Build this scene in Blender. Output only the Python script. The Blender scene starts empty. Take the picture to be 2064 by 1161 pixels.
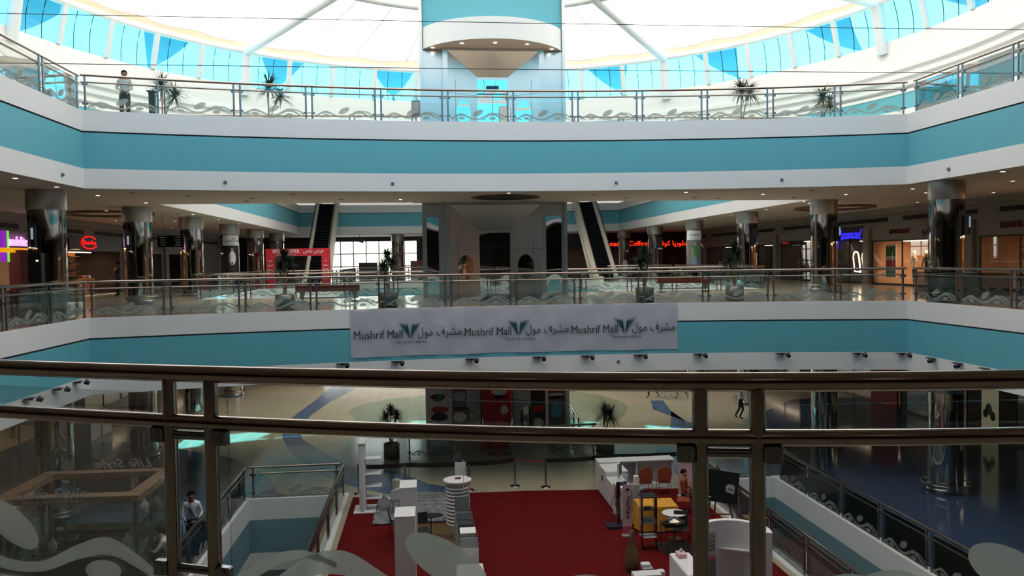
import bpy, bmesh, math, random
from mathutils import Vector, Matrix
random.seed(7)
PI = math.pi
S = bpy.context.scene
C = S.collection
R = math.radians
E = 7.93            # eye height above the ground floor; the ground floor is z = 0
L1, L2 = 6.35, 12.70

# ------------------------------------------------------------------ camera
cd = bpy.data.cameras.new('camera'); cam = bpy.data.objects.new('camera', cd); C.objects.link(cam)
yaw, pitch, roll = R(6.0), R(2.0), R(0.85)
fw = Vector((math.sin(yaw)*math.cos(pitch), math.cos(yaw)*math.cos(pitch), -math.sin(pitch)))
r0 = Vector((math.cos(yaw), -math.sin(yaw), 0)); u0 = r0.cross(fw)
rt = math.cos(roll)*r0 - math.sin(roll)*u0; up = math.sin(roll)*r0 + math.cos(roll)*u0
cam.matrix_world = Matrix(((rt.x, up.x, -fw.x, 0), (rt.y, up.y, -fw.y, 0), (rt.z, up.z, -fw.z, E), (0, 0, 0, 1)))
cd.sensor_width = 36; cd.lens = 1605/2064*36; cd.clip_start = 0.05; cd.clip_end = 900
S.camera = cam
# ------------------------------------------------------------------ view, world, sun
vs = S.view_settings
vs.view_transform = 'Standard'; vs.look = 'None'; vs.gamma = 1; vs.use_curve_mapping = False
vs.exposure = 0.25
cy = S.cycles
cy.max_bounces = 9; cy.diffuse_bounces = 4; cy.glossy_bounces = 4; cy.transmission_bounces = 4
cy.transparent_max_bounces = 28; cy.sample_clamp_indirect = 4; cy.caustics_reflective = False; cy.caustics_refractive = False
cy.use_denoising = True
w = bpy.data.worlds.new('world'); S.world = w; w.use_nodes = True
nt = w.node_tree; nt.nodes.clear()
sky = nt.nodes.new('ShaderNodeTexSky'); sky.sky_type = 'NISHITA'; sky.sun_disc = False
SUN_EL, SUN_AZ = R(48), R(12)          # the sun stands ahead, a little to the right
sky.sun_elevation = SUN_EL; sky.sun_rotation = SUN_AZ; sky.dust_density = 1.5; sky.air_density = 1.2
bg = nt.nodes.new('ShaderNodeBackground'); bg.inputs[1].default_value = 0.42
wo = nt.nodes.new('ShaderNodeOutputWorld')
hz = nt.nodes.new('ShaderNodeMix'); hz.data_type = 'RGBA'; hz.inputs[0].default_value = .62; bw = nt.nodes.new('ShaderNodeRGBToBW')
cb = nt.nodes.new('ShaderNodeCombineColor')          # desert haze washes most of the blue out
nt.links.new(sky.outputs[0], bw.inputs[0])
for q in range(3): nt.links.new(bw.outputs[0], cb.inputs[q])
nt.links.new(sky.outputs[0], hz.inputs[6]); nt.links.new(cb.outputs[0], hz.inputs[7]); nt.links.new(hz.outputs[2], bg.inputs[0]); nt.links.new(bg.outputs[0], wo.inputs[0])
sl = bpy.data.lights.new('sun', 'SUN'); sl.energy = 15.0; sl.angle = R(0.6); sl.color = (1, .96, .9)
so = bpy.data.objects.new('sun', sl); C.objects.link(so)
sd = Vector((math.sin(SUN_AZ)*math.cos(SUN_EL), math.cos(SUN_AZ)*math.cos(SUN_EL), math.sin(SUN_EL)))
so.rotation_euler = sd.to_track_quat('Z', 'Y').to_euler(); so.location = (0, 0, 60)

# ------------------------------------------------------------------ materials
def lin(c):
    return tuple(((x/255)/12.92 if x <= 10 else (((x/255)+.055)/1.055)**2.4) for x in c) + (1,)
def mat(name, col, rough=.6, metal=0, emit=None, es=0, bump=None, spec=.5, var=None, coat=0):
    m = bpy.data.materials.new(name); m.use_nodes = True; n = m.node_tree
    b = n.nodes['Principled BSDF']
    b.inputs['Base Color'].default_value = lin(col); b.inputs['Roughness'].default_value = rough
    b.inputs['Metallic'].default_value = metal; b.inputs['Specular IOR Level'].default_value = spec
    b.inputs['Coat Weight'].default_value = coat
    if emit: b.inputs['Emission Color'].default_value = lin(emit); b.inputs['Emission Strength'].default_value = es
    tc = n.nodes.new('ShaderNodeTexCoord')
    if var:
        nz = n.nodes.new('ShaderNodeTexNoise'); nz.inputs['Scale'].default_value = var[0]; nz.inputs['Detail'].default_value = 4
        mx = n.nodes.new('ShaderNodeMix'); mx.data_type = 'RGBA'
        mx.inputs[6].default_value = lin(col); mx.inputs[7].default_value = lin(var[1])
        rp = n.nodes.new('ShaderNodeValToRGB'); rp.color_ramp.elements[0].position = .4; rp.color_ramp.elements[1].position = .65
        n.links.new(tc.outputs['Object'], nz.inputs['Vector']); n.links.new(nz.outputs[0], rp.inputs[0])
        n.links.new(rp.outputs[0], mx.inputs[0]); n.links.new(mx.outputs[2], b.inputs['Base Color'])
    if bump:
        nz = n.nodes.new('ShaderNodeTexNoise'); nz.inputs['Scale'].default_value = bump[0]; nz.inputs['Detail'].default_value = bump[3] if len(bump) > 3 else 2
        mp = n.nodes.new('ShaderNodeMapping')
        if len(bump) > 2: mp.inputs['Scale'].default_value = bump[2]
        bp = n.nodes.new('ShaderNodeBump'); bp.inputs['Strength'].default_value = bump[1]; bp.inputs['Distance'].default_value = .1
        n.links.new(tc.outputs['Object'], mp.inputs[0]); n.links.new(mp.outputs[0], nz.inputs['Vector'])
        n.links.new(nz.outputs[0], bp.inputs['Height']); n.links.new(bp.outputs[0], b.inputs['Normal'])
    return m
def glassmat(name, tint, refl=1.0, rough=0.0):
    m = bpy.data.materials.new(name); m.use_nodes = True; n = m.node_tree; n.nodes.clear()
    o = n.nodes.new('ShaderNodeOutputMaterial'); mx = n.nodes.new('ShaderNodeMixShader')
    t = n.nodes.new('ShaderNodeBsdfTransparent'); g = n.nodes.new('ShaderNodeBsdfGlossy')
    t.inputs[0].default_value = tint + (1,); g.inputs['Roughness'].default_value = rough; g.inputs[0].default_value = (1, 1, 1, 1)
    f = n.nodes.new('ShaderNodeFresnel'); f.inputs[0].default_value = 1.45
    mm = n.nodes.new('ShaderNodeMath'); mm.operation = 'MULTIPLY'; mm.inputs[1].default_value = refl
    n.links.new(f.outputs[0], mm.inputs[0]); n.links.new(mm.outputs[0], mx.inputs[0])
    n.links.new(t.outputs[0], mx.inputs[1]); n.links.new(g.outputs[0], mx.inputs[2]); n.links.new(mx.outputs[0], o.inputs[0])
    return m
def thinmat(name, col, trans, mixf, clear=0.0, tint=(1, 1, 1)):
    """diffuse + translucent sheet (fabric, frosted film), partly see-through"""
    m = bpy.data.materials.new(name); m.use_nodes = True; n = m.node_tree; n.nodes.clear()
    o = n.nodes.new('ShaderNodeOutputMaterial'); a = n.nodes.new('ShaderNodeBsdfDiffuse'); b = n.nodes.new('ShaderNodeBsdfTranslucent')
    a.inputs[0].default_value = lin(col); b.inputs[0].default_value = lin(trans)
    mx = n.nodes.new('ShaderNodeMixShader'); mx.inputs[0].default_value = mixf
    n.links.new(a.outputs[0], mx.inputs[1]); n.links.new(b.outputs[0], mx.inputs[2])
    t = n.nodes.new('ShaderNodeBsdfTransparent'); t.inputs[0].default_value = tint + (1,)
    m2 = n.nodes.new('ShaderNodeMixShader'); m2.inputs[0].default_value = clear
    n.links.new(mx.outputs[0], m2.inputs[1]); n.links.new(t.outputs[0], m2.inputs[2]); n.links.new(m2.outputs[0], o.inputs[0])
    return m
def tilemat(name, c1, c2, grout, size, rough):
    m = bpy.data.materials.new(name); m.use_nodes = True; n = m.node_tree; b = n.nodes['Principled BSDF']
    tc = n.nodes.new('ShaderNodeTexCoord'); br = n.nodes.new('ShaderNodeTexBrick')
    br.offset = 0; br.inputs['Color1'].default_value = lin(c1); br.inputs['Color2'].default_value = lin(c2)
    br.inputs['Mortar'].default_value = lin(grout); br.inputs['Scale'].default_value = 1
    br.inputs['Mortar Size'].default_value = .006; br.inputs['Brick Width'].default_value = size; br.inputs['Row Height'].default_value = size
    n.links.new(tc.outputs['Object'], br.inputs['Vector']); n.links.new(br.outputs[0], b.inputs['Base Color'])
    b.inputs['Roughness'].default_value = rough; b.inputs['Specular IOR Level'].default_value = .6
    return m
M = {}
M['white'] = mat('white_plaster', (228, 228, 230), .7)
M['teal'] = mat('teal_paint', (96, 174, 192), .6)
M['teal_grey'] = mat('well_paint', (112, 146, 158), .65)
M['steps'] = mat('escalator_steps', (9, 9, 10), .9, spec=.1)
M['soffit'] = mat('ceiling_paint', (205, 196, 188), .8)
M['groove'] = mat('shadow_gap', (60, 66, 70), .8)
M['steel'] = mat('polished_steel', (166, 154, 146), .16, 1)
M['steel2'] = mat('satin_steel', (138, 140, 144), .26, 1)
M['brushed'] = mat('brushed_steel', (192, 190, 190), .3, 1, bump=(.7, .12, (1, 1, .4), 0))
M['chrome'] = mat('mirror_steel', (190, 186, 182), .04, 1, bump=(1.3, .35, (1, 1, .35)))
M['mirror'] = mat('wavy_mirror', (215, 215, 215), .02, 1, bump=(.9, .22, (1, 1, 1), 0))
M['collar'] = mat('collar_satin', (178, 178, 176), .38, 1)
M['glass'] = glassmat('railing_glass', (.93, .975, .965), .9)
M['glass_near'] = glassmat('near_railing_glass', (.965, .982, .978), .4)
M['clear'] = glassmat('clear_glass', (.975, .985, .98), .3)
M['teal_glass'] = glassmat('case_glass', (.80, .93, .92), 1)
M['sky_glass'] = glassmat('cyan_glass', (.15, .75, 1.0), .35)
M['acrylic'] = glassmat('acrylic', (.93, .95, .96), 1.2)
M['frost'] = thinmat('frosted_film', (168, 174, 170), (205, 215, 214), .45, .16)
M['fabric'] = thinmat('roof_fabric', (240, 238, 230), (255, 243, 230), .46)
M['valance'] = thinmat('valance_fabric', (222, 205, 180), (240, 222, 198), .10)
M['sail'] = thinmat('sail_fabric', (120, 150, 160), (90, 120, 130), .3)
M['tube'] = mat('white_tube', (238, 240, 242), .4)
M['mullion'] = mat('mullion_white', (215, 222, 226), .5)
M['dark'] = mat('dark_metal', (38, 38, 40), .4, .3)
M['black'] = mat('black', (14, 14, 15), .45)
M['blackgloss'] = mat('black_gloss', (12, 12, 14), .12)
M['floor'] = tilemat('beige_tile', (176, 166, 142), (170, 160, 136), (140, 130, 108), .6, .12)
M['floor_up'] = tilemat('upper_tile', (196, 186, 166), (190, 180, 160), (150, 142, 126), .6, .15)
M['blue_floor'] = tilemat('blue_tile', (72, 98, 130), (68, 94, 126), (60, 84, 112), .6, .12)
M['green_floor'] = tilemat('sage_tile', (140, 144, 120), (136, 140, 116), (112, 118, 96), .6, .12)
M['navy_floor'] = tilemat('navy_tile', (58, 76, 104), (54, 72, 100), (40, 54, 78), .6, .1)
M['carpet'] = mat('red_carpet', (100, 14, 20), .95, spec=.08, bump=(60, .4), var=(8, (88, 13, 18)))
M['red'] = mat('red', (176, 22, 30), .5)
M['redfab'] = mat('red_board', (190, 30, 44), .6)
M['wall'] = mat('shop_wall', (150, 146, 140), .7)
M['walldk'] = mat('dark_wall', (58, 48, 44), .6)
M['grille'] = mat('slot_grille', (34, 34, 36), .7)
M['wood'] = mat('wood', (112, 78, 54), .5, var=(3, (84, 56, 38)))
M['woodlt'] = mat('timber_frame', (128, 102, 80), .5, var=(6, (100, 76, 58)))
M['bench'] = mat('bench_red_wood', (122, 52, 36), .4, var=(5, (100, 40, 28)))
M['pot'] = mat('planter_metal', (128, 122, 114), .35, .7)
M['soil'] = mat('soil', (60, 44, 34), .9)
M['trunk'] = mat('bark', (140, 112, 84), .8, var=(12, (104, 82, 60)))
M['leaf'] = mat('leaf', (58, 76, 52), .5, var=(4, (36, 50, 34)))
M['skin'] = mat('skin', (128, 88, 66), .5)
M['skin2'] = mat('skin_light', (176, 134, 108), .5)
M['hair'] = mat('hair', (14, 11, 10), .9, spec=.1)
M['shirt_grey'] = mat('shirt_grey', (168, 172, 172), .8, var=(14, (150, 154, 152)))
M['shirt_white'] = mat('shirt_white', (218, 216, 218), .8)
M['trouser'] = mat('trousers_dark', (26, 28, 30), .8)
M['navy'] = mat('navy_cloth', (24, 30, 52), .8)
M['jeans'] = mat('jeans', (120, 142, 172), .8)
M['mint'] = mat('mint_cloth', (130, 190, 170), .8)
M['displaywhite'] = mat('display_white', (226, 222, 224), .45)
M['grey'] = mat('grey', (110, 112, 114), .6)
M['ltgrey'] = mat('light_grey', (168, 170, 172), .6)
M['pink'] = mat('pink', (222, 178, 184), .6)
M['hotpink'] = mat('hot_pink', (206, 84, 110), .6)
M['orange'] = mat('chair_orange', (150, 62, 34), .7)
M['yellow'] = mat('yellow_cloth', (222, 158, 52), .7, var=(5, (200, 136, 40)))
M['rug'] = mat('grey_shag', (150, 152, 156), .95, bump=(30, .9), var=(5, (104, 106, 112)))
M['rugtan'] = mat('tan_shag', (168, 138, 92), .95, bump=(90, 1), var=(40, (110, 84, 50)))
M['bluefab'] = mat('blue_seat', (110, 140, 168), .7)
M['cream'] = mat('cream_panel', (226, 216, 200), .45)
M['printgreen'] = mat('logo_green', (20, 78, 78), .6)
M['ink'] = mat('ink', (22, 24, 30), .6)
M['inkred'] = mat('ink_maroon', (110, 34, 48), .6)
M['logoblue'] = mat('logo_blue', (30, 44, 120), .6)
M['banner'] = thinmat('banner_cloth', (200, 200, 210), (215, 215, 225), .12, .16)
M['orangeshop'] = mat('shop_orange', (214, 140, 78), .6)
M['beigeshop'] = mat('shop_beige', (190, 152, 122), .6)
M['green'] = mat('green', (60, 130, 60), .6)
M['purple'] = mat('purple', (120, 40, 160), .5, emit=(150, 40, 200), es=.6)
M['limel'] = mat('lime_lit', (120, 230, 60), .5, emit=(120, 240, 60), es=.7)
M['yellowl'] = mat('yellow_lit', (255, 190, 20), .5, emit=(255, 180, 20), es=.6)
M['pinkl'] = mat('pink_lit', (255, 200, 255), .5, emit=(235, 150, 255), es=1.4)
M['neonred'] = mat('neon_red', (255, 30, 30), .5, emit=(255, 20, 20), es=1.5)
M['neonorange'] = mat('neon_orange', (255, 60, 30), .5, emit=(255, 50, 20), es=1.5)
M['neonblue'] = mat('neon_blue', (60, 50, 255), .5, emit=(60, 50, 255), es=.9)
M['lamp'] = mat('lamp_lit', (255, 240, 220), .5, emit=(255, 236, 214), es=14)
M['tubelamp'] = mat('shop_lamp', (255, 240, 220), .5, emit=(255, 225, 190), es=5)
M['signlit'] = mat('sign_lit', (240, 236, 220), .5, emit=(250, 245, 230), es=.8)
M['screen'] = mat('screen_lit', (200, 215, 235), .4, emit=(190, 210, 240), es=.35)
M['poster'] = mat('poster_cream', (206, 200, 160), .6, emit=(206, 200, 160), es=.12)
M['foliageprint'] = mat('poster_green', (70, 96, 50), .6)
M['silver'] = mat('silver_print', (190, 192, 196), .4, .4)

# ------------------------------------------------------------------ helpers
class MB:
    def __init__(s): s.v = []; s.f = []; s.m = []; s.sm = []
    def add(s, vs_, fs, mi=0, smooth=False, T=None):
        o = len(s.v)
        for p in vs_:
            p = Vector(p)
            s.v.append(T @ p if T else p)
        for f in fs: s.f.append([o+i for i in f]); s.m.append(mi); s.sm.append(smooth)
        return s
    def box(s, x0, x1, y0, y1, z0, z1, mi=0, T=None):
        v = [(x0,y0,z0),(x1,y0,z0),(x1,y1,z0),(x0,y1,z0),(x0,y0,z1),(x1,y0,z1),(x1,y1,z1),(x0,y1,z1)]
        return s.add(v, [(3,2,1,0),(4,5,6,7),(0,1,5,4),(1,2,6,5),(2,3,7,6),(3,0,4,7)], mi, False, T)
    def rbox(s, x0, x1, y0, y1, z0, z1, b=.01, mi=0, T=None):
        """box with chamfered vertical and top edges"""
        pr = [(x0+b,y0),(x1-b,y0),(x1,y0+b),(x1,y1-b),(x1-b,y1),(x0+b,y1),(x0,y1-b),(x0,y0+b)]
        s.prism(pr, z0, z1-b, mi, T, cap=(True, False))
        n = 8; o = [(x, y, z1-b) for x, y in pr]
        cx, cy_ = (x0+x1)/2, (y0+y1)/2
        i = [(x+(b if x < cx else -b), y+(b if y < cy_ else -b), z1) for x, y in pr]
        return s.add(o+i, [(k, (k+1) % n, n+(k+1) % n, n+k) for k in range(n)]+[tuple(range(n, 2*n))], mi, False, T)
    def prism(s, pts, z0, z1, mi=0, T=None, cap=(True, True)):
        n = len(pts); v = [(x, y, z0) for x, y in pts]+[(x, y, z1) for x, y in pts]
        f = [(k, (k+1) % n, n+(k+1) % n, n+k) for k in range(n)]
        if cap[0]: f.append(tuple(range(n-1, -1, -1)))
        if cap[1]: f.append(tuple(range(n, 2*n)))
        return s.add(v, f, mi, False, T)
    def lathe(s, prof, seg=24, mi=0, T=None, smooth=True, a0=0, a1=2*PI):
        full = abs(a1-a0-2*PI) < 1e-6; n = seg if full else seg+1
        v = []; f = []
        for k in range(n):
            a = a0+(a1-a0)*k/seg
            for r_, z in prof: v.append((r_*math.cos(a), r_*math.sin(a), z))
        m = len(prof)
        for k in range(seg):
            k2 = (k+1) % n
            for j in range(m-1): f.append((k*m+j, k2*m+j, k2*m+j+1, k*m+j+1))
        return s.add(v, f, mi, smooth, T)
    def cyl(s, x, y, z0, z1, r, seg=16, mi=0, r2=None, T=None):
        r2 = r if r2 is None else r2
        TT = Matrix.Translation((x, y, 0)); TT = T @ TT if T else TT
        s.lathe([(r, z0), (r2, z1)], seg, mi, TT)
        c = [(r*math.cos(2*PI*k/seg), r*math.sin(2*PI*k/seg), z0) for k in range(seg)]
        d = [(r2*math.cos(2*PI*k/seg), r2*math.sin(2*PI*k/seg), z1) for k in range(seg)]
        s.add(c, [tuple(range(seg-1, -1, -1))], mi, False, TT); return s.add(d, [tuple(range(seg))], mi, False, TT)
    def tube(s, pts, r, seg=8, mi=0, cap=True, T=None, closed=False, rs=None):
        pts = [Vector(p) for p in pts]; n = len(pts); v = []; f = []
        for i, p in enumerate(pts):
            if closed: t = (pts[(i+1) % n]-pts[i-1])
            else: t = pts[min(i+1, n-1)]-pts[max(i-1, 0)]
            t = t.normalized() if t.length > 1e-9 else Vector((0, 0, 1))
            ref = Vector((0, 0, 1)) if abs(t.z) < .95 else Vector((1, 0, 0))
            a = t.cross(ref).normalized(); b = a.cross(t).normalized()
            rr = rs[i] if rs else r
            for k in range(seg):
                an = 2*PI*k/seg; v.append(p+rr*(math.cos(an)*a+math.sin(an)*b))
        for i in range(n if closed else n-1):
            j = (i+1) % n
            for k in range(seg): f.append((i*seg+k, i*seg+(k+1) % seg, j*seg+(k+1) % seg, j*seg+k))
        s.add(v, f, mi, True, T)
        if cap and not closed:
            s.add(v[:seg], [tuple(range(seg-1, -1, -1))], mi, False, T); s.add(v[-seg:], [tuple(range(seg))], mi, False, T)
        return s
    def ball(s, c, rx, ry=None, rz=None, seg=14, mi=0, T=None):
        ry = ry or rx; rz = rz or rx; n = seg//2
        prof = [(math.sin(PI*j/n), -math.cos(PI*j/n)) for j in range(n+1)]
        TT = Matrix.Translation(c) @ Matrix.Diagonal((rx, ry, rz, 1)); TT = T @ TT if T else TT
        return s.lathe(prof, seg, mi, TT)
    def quad(s, a, b, c, d, mi=0, T=None): return s.add([a, b, c, d], [(0, 1, 2, 3)], mi, False, T)
    def build(s, name, mats, parent=None):
        if not isinstance(mats, (list, tuple)): mats = [mats]
        me = bpy.data.meshes.new(name); me.from_pydata([tuple(p) for p in s.v], [], s.f)
        for m in mats: me.materials.append(M[m] if isinstance(m, str) else m)
        me.polygons.foreach_set('material_index', s.m); me.polygons.foreach_set('use_smooth', s.sm)
        me.update()
        o = bpy.data.objects.new(name, me); C.objects.link(o)
        if parent: o.parent = parent
        return o
def tag(o, label=None, cat=None, group=None, kind=None):
    if label: o['label'] = label
    if cat: o['category'] = cat
    if group: o['group'] = group
    if kind: o['kind'] = kind
    return o
def thing(name, label, cat, loc=(0, 0, 0), rz=0, group=None):
    o = bpy.data.objects.new(name, None); C.objects.link(o); o.location = loc; o.rotation_euler = (0, 0, rz)
    o.empty_display_size = .2
    return tag(o, label, cat, group)
def st(o, label=None): return tag(o, label, None, None, 'structure')
def copy_tree(o, parent=None):
    c = o.copy(); C.objects.link(c); c.parent = parent
    for ch in list(o.children): copy_tree(ch, c)
    return c
def place(proto, used, loc, rz=0, label=None, group=None, scale=None):
    o = proto if not used else copy_tree(proto)
    o.location = loc; o.rotation_euler = (0, 0, rz)
    if label: o['label'] = label
    if group: o['group'] = group
    if scale: o.scale = scale
    return o
def rotT(loc=(0, 0, 0), rz=0, rx=0, ry=0):
    return Matrix.Translation(loc) @ Matrix.Rotation(rz, 4, 'Z') @ Matrix.Rotation(ry, 4, 'Y') @ Matrix.Rotation(rx, 4, 'X')
def plate(name, loops, z, m, upw=True):
    bm = bmesh.new(); es = []
    for lp in loops:
        vs_ = [bm.verts.new((x, y, z)) for x, y in lp]
        for i in range(len(vs_)): es.append(bm.edges.new((vs_[i], vs_[(i+1) % len(vs_)])))
    bmesh.ops.triangle_fill(bm, use_beauty=True, use_dissolve=False, edges=es, normal=(0, 0, 1 if upw else -1))
    for f in bm.faces:
        f.normal_update()
        if (f.normal.z > 0) != upw: f.normal_flip()
    me = bpy.data.meshes.new(name); bm.to_mesh(me); bm.free(); me.materials.append(M[m])
    o = bpy.data.objects.new(name, me); C.objects.link(o); return o
def text(name, s, size, T, m, parent=None, ext=.01, align='CENTER', sx=1, shear=0, width=None, off=0):
    cu = bpy.data.curves.new(name, 'FONT'); cu.body = s; cu.size = size; cu.extrude = ext; cu.align_x = align; cu.align_y = 'CENTER'
    cu.resolution_u = 3; cu.shear = shear; cu.offset = off
    t = bpy.data.objects.new(name+'_tmp', cu); C.objects.link(t)
    bpy.context.view_layer.update()
    me = bpy.data.meshes.new_from_object(t.evaluated_get(bpy.context.evaluated_depsgraph_get()))
    bpy.data.objects.remove(t); me.name = name
    if width and len(me.vertices):
        xs = [v.co.x for v in me.vertices]; sx = width/max(1e-6, max(xs)-min(xs))
        mid = (max(xs)+min(xs))/2 if align == 'CENTER' else 0
        for v in me.vertices: v.co.x = (v.co.x-mid)*sx
    elif sx != 1:
        for v in me.vertices: v.co.x *= sx
    me.transform(T)
    me.materials.clear(); me.materials.append(M[m])
    o = bpy.data.objects.new(name, me); C.objects.link(o)
    if parent: o.parent = parent
    return o
def wallT(x, y, z, face):
    """text plane: face '-y' seen from the camera side, '+x' on the left wall, '-x' on the right wall"""
    up_ = Matrix.Rotation(PI/2, 4, 'X')
    rz = {'-y': 0, '+x': PI/2, '-x': -PI/2, '+y': PI}[face]
    return Matrix.Translation((x, y, z)) @ Matrix.Rotation(rz, 4, 'Z') @ up_

# ------------------------------------------------------------------ plan of the building
XL, XR, XC = -10.45, 16.35, 2.95          # sides of the voids
WL, WR = -18.2, 23.8                      # shopfront planes
def near_y(x):
    d = x-2.8; return 2.84+.0635*d*d-.00035*d**4
def far_arc(n=24):
    h = (XR-XL)/2; sag = 1.85; Rr = (h*h+sag*sag)/(2*sag); c = 27.55-Rr; pts = []
    for i in range(n+1):
        x = XL+(XR-XL)*i/n; pts.append((x, c+math.sqrt(Rr*Rr-(x-XC)**2)))
    return pts
nearrail = [(x/10, near_y(x/10)) for x in range(-39, 84, 3)]
FA = far_arc()
near_hole = [(-5.5, 6.1), (-7.6, 8.8), (-9.2, 12), (-10.2, 15.5), (XL, 19)] + FA + [(XR, 19), (16.0, 15.5), (14.8, 12), (13.2, 8.8), (11.1, 6.1)]
near_loop = near_hole + list(reversed(nearrail))
Y1, Y2 = 67.0, 67.6
def far_edge(n=12):
    h = (XR-XL)/2; return [(XL+(XR-XL)*i/n, Y1+.9*(1-((XL+(XR-XL)*i/n-XC)/h)**2)) for i in range(n+1)]
FE = far_edge()
far2 = [(XL, 32.5)] + FE + [(XR, 32.5)]
PLX0, PLX1, PLY = -6.0, 11.9, 52.0
far1 = [(XL, 37.5), (XL, PLY), (PLX0, PLY), (PLX0, 67.9), (PLX1, 67.9), (PLX1, PLY), (XR, PLY), (XR, 37.5)]
shaft_hole = [(-.2, 32.8), (-.2, 37), (5.8, 37), (5.8, 32.8)]
outer = [(WL, -7), (WR, -7), (WR, 76), (WL, 76)]
wellL = [(-6.1, 12), (-6.1, 27.2), (-3.1, 27.2), (-3.1, 12)]
wellR = [(9.2, 11), (9.2, 27.0), (12.15, 27.0), (12.15, 11)]
FH = [0, -.656, -1.775, -2.382]           # heights of the fascia bands under a slab's top

st(plate('floor', [outer, wellL, wellR], 0, 'floor'))
st(plate('floor_upper', [outer, near_loop, far1, shaft_hole], L1, 'floor_up'))
st(plate('floor_top', [outer, near_loop, far2, shaft_hole], L2, 'floor_up'))
st(plate('ceiling_ground', [outer, near_loop, far1, shaft_hole], L1+FH[3], 'soffit', False))
st(plate('ceiling_upper', [outer, near_loop, far2, shaft_hole], L2+FH[3], 'soffit', False))

def offset_path(path, d, closed=False):
    out = []; n = len(path)
    for i in range(n):
        a = Vector(path[i-1 if (i or closed) else 0]); b = Vector(path[(i+1) % n if (i < n-1 or closed) else n-1]); p = Vector(path[i])
        t1 = (p-a); t2 = (b-p)
        t1 = t1.normalized() if t1.length > 1e-6 else t2.normalized(); t2 = t2.normalized() if t2.length > 1e-6 else t1
        n1 = Vector((-t1.y, t1.x)); n2 = Vector((-t2.y, t2.x)); m_ = (n1+n2).normalized()
        k = d/max(.35, m_.dot(n1)); out.append((p.x+m_.x*k, p.y+m_.y*k))
    return out
def fascia(name, path, ztop, d=.04, closed=False):
    """three painted bands with shadow gaps; d offsets the bands into the void (left of the path)"""
    b = MB(); op = offset_path(path, d, closed); n = len(path); segs = n if closed else n-1
    g = .025; zs = [(FH[0]+.0, FH[1]+g, 0), (FH[1]-g, FH[2]+.0, 1), (FH[2]-.0, FH[3], 0)]
    for i in range(segs):
        j = (i+1) % n; p, q = op[i], op[j]; pi, qi = path[i], path[j]
        for za, zb, mi in zs:
            b.quad((p[0], p[1], ztop+zb), (q[0], q[1], ztop+zb), (q[0], q[1], ztop+za), (p[0], p[1], ztop+za), mi)
        b.quad((pi[0], pi[1], ztop+FH[1]-g), (qi[0], qi[1], ztop+FH[1]-g), (qi[0], qi[1], ztop+FH[1]+g), (pi[0], pi[1], ztop+FH[1]+g), 2)
        for z, s_ in ((FH[1]+g, 1), (FH[1]-g, 1), (FH[0], 0), (FH[3], 0)):
            b.quad((pi[0], pi[1], ztop+z), (qi[0], qi[1], ztop+z), (q[0], q[1], ztop+z), (p[0], p[1], ztop+z), 0 if not s_ else 2)
    return st(b.build(name, ['white', 'teal', 'groove']))
for lvl, z in (('upper', L1), ('top', L2)):
    fascia('trim_fascia_bridge_'+lvl, list(reversed(FA)), z, -.04 if False else .04)
    fascia('trim_fascia_left_'+lvl, [(XL, 25.7), (XL, 19), (-10.2, 15.5), (-9.2, 12), (-7.6, 8.8), (-5.5, 6.1), (-3.9, near_y(-3.9))], z, .04)
    fascia('trim_fascia_right_'+lvl, [(8.1, near_y(8.1)), (11.1, 6.1), (13.2, 8.8), (14.8, 12), (16.0, 15.5), (XR, 19), (XR, 25.7)], z, .04)
    fascia('trim_fascia_near_'+lvl, nearrail, z, .04)
fascia('trim_fascia_far_top', list(reversed(FE)), L2, .04)
fascia('trim_fascia_far_left_top', [(XL, Y1), (XL, 32.5)], L2, .04)
fascia('trim_fascia_far_right_top', [(XR, 32.5), (XR, Y1)], L2, .04)
fascia('trim_fascia_far_bridge_top', [(XL, 32.5), (XR, 32.5)], L2, .04)
fascia('trim_fascia_far_upper', [(XR, 37.5), (XR, PLY), (PLX1, PLY), (PLX1, 67.9), (PLX0, 67.9), (PLX0, PLY), (XL, PLY), (XL, 37.5)], L1, .04)
fascia('trim_fascia_far_bridge_upper', [(XL, 37.5), (XR, 37.5)], L1, .04)

# ------------------------------------------------------------------ ground floor inlays
def inlay(name, pts, m, z=.004): return st(plate(name, [pts], z, m))
band = [(-6.3, 52), (-6.6, 47), (-7.0, 43), (-7.2, 40), (-6.8, 37.2), (-6.1, 34.6), (-5.4, 32.8), (-4.9, 31.7), (-4.1, 30.3), (-3.0, 28.6), (-1.6, 27.3),
        (1.6, 27.2), (.6, 27.8), (-.1, 28.3), (-1.3, 30.2), (-3.1, 31.2), (-3.8, 32.5), (-4.8, 34.4), (-5.8, 36.5), (-6.3, 39), (-6.2, 42.4), (-5.7, 46), (-5.0, 49), (-4.5, 52)]
inlay('floor_band_blue', band, 'blue_floor')
inlay('floor_field_blue', [(-18.1, 24), (-18.1, 37.6), (-15.9, 37.7), (-13.7, 37.2), (-11.6, 35.9), (-8.8, 34), (-7.9, 33.1), (-7.1, 31.9), (-6.1, 30.3), (-5.5, 28.6), (-5.2, 27.3), (-6.2, 27.3), (-6.2, 14), (-12, 14)], 'blue_floor')
inlay('floor_field_green', [(-4.4, 42.8), (-4.2, 43.9), (-3.8, 44.9), (-2.2, 46.4), (0, 47.4), (3, 47.8), (6, 47.8), (8.4, 47.3), (9.8, 45.3), (10.6, 43), (10.5, 41.5), (9.9, 39.5), (9, 38), (7, 36.6), (6, 36.4), (0, 36.4), (-1.8, 37), (-3.4, 39)], 'green_floor', .006)
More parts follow.
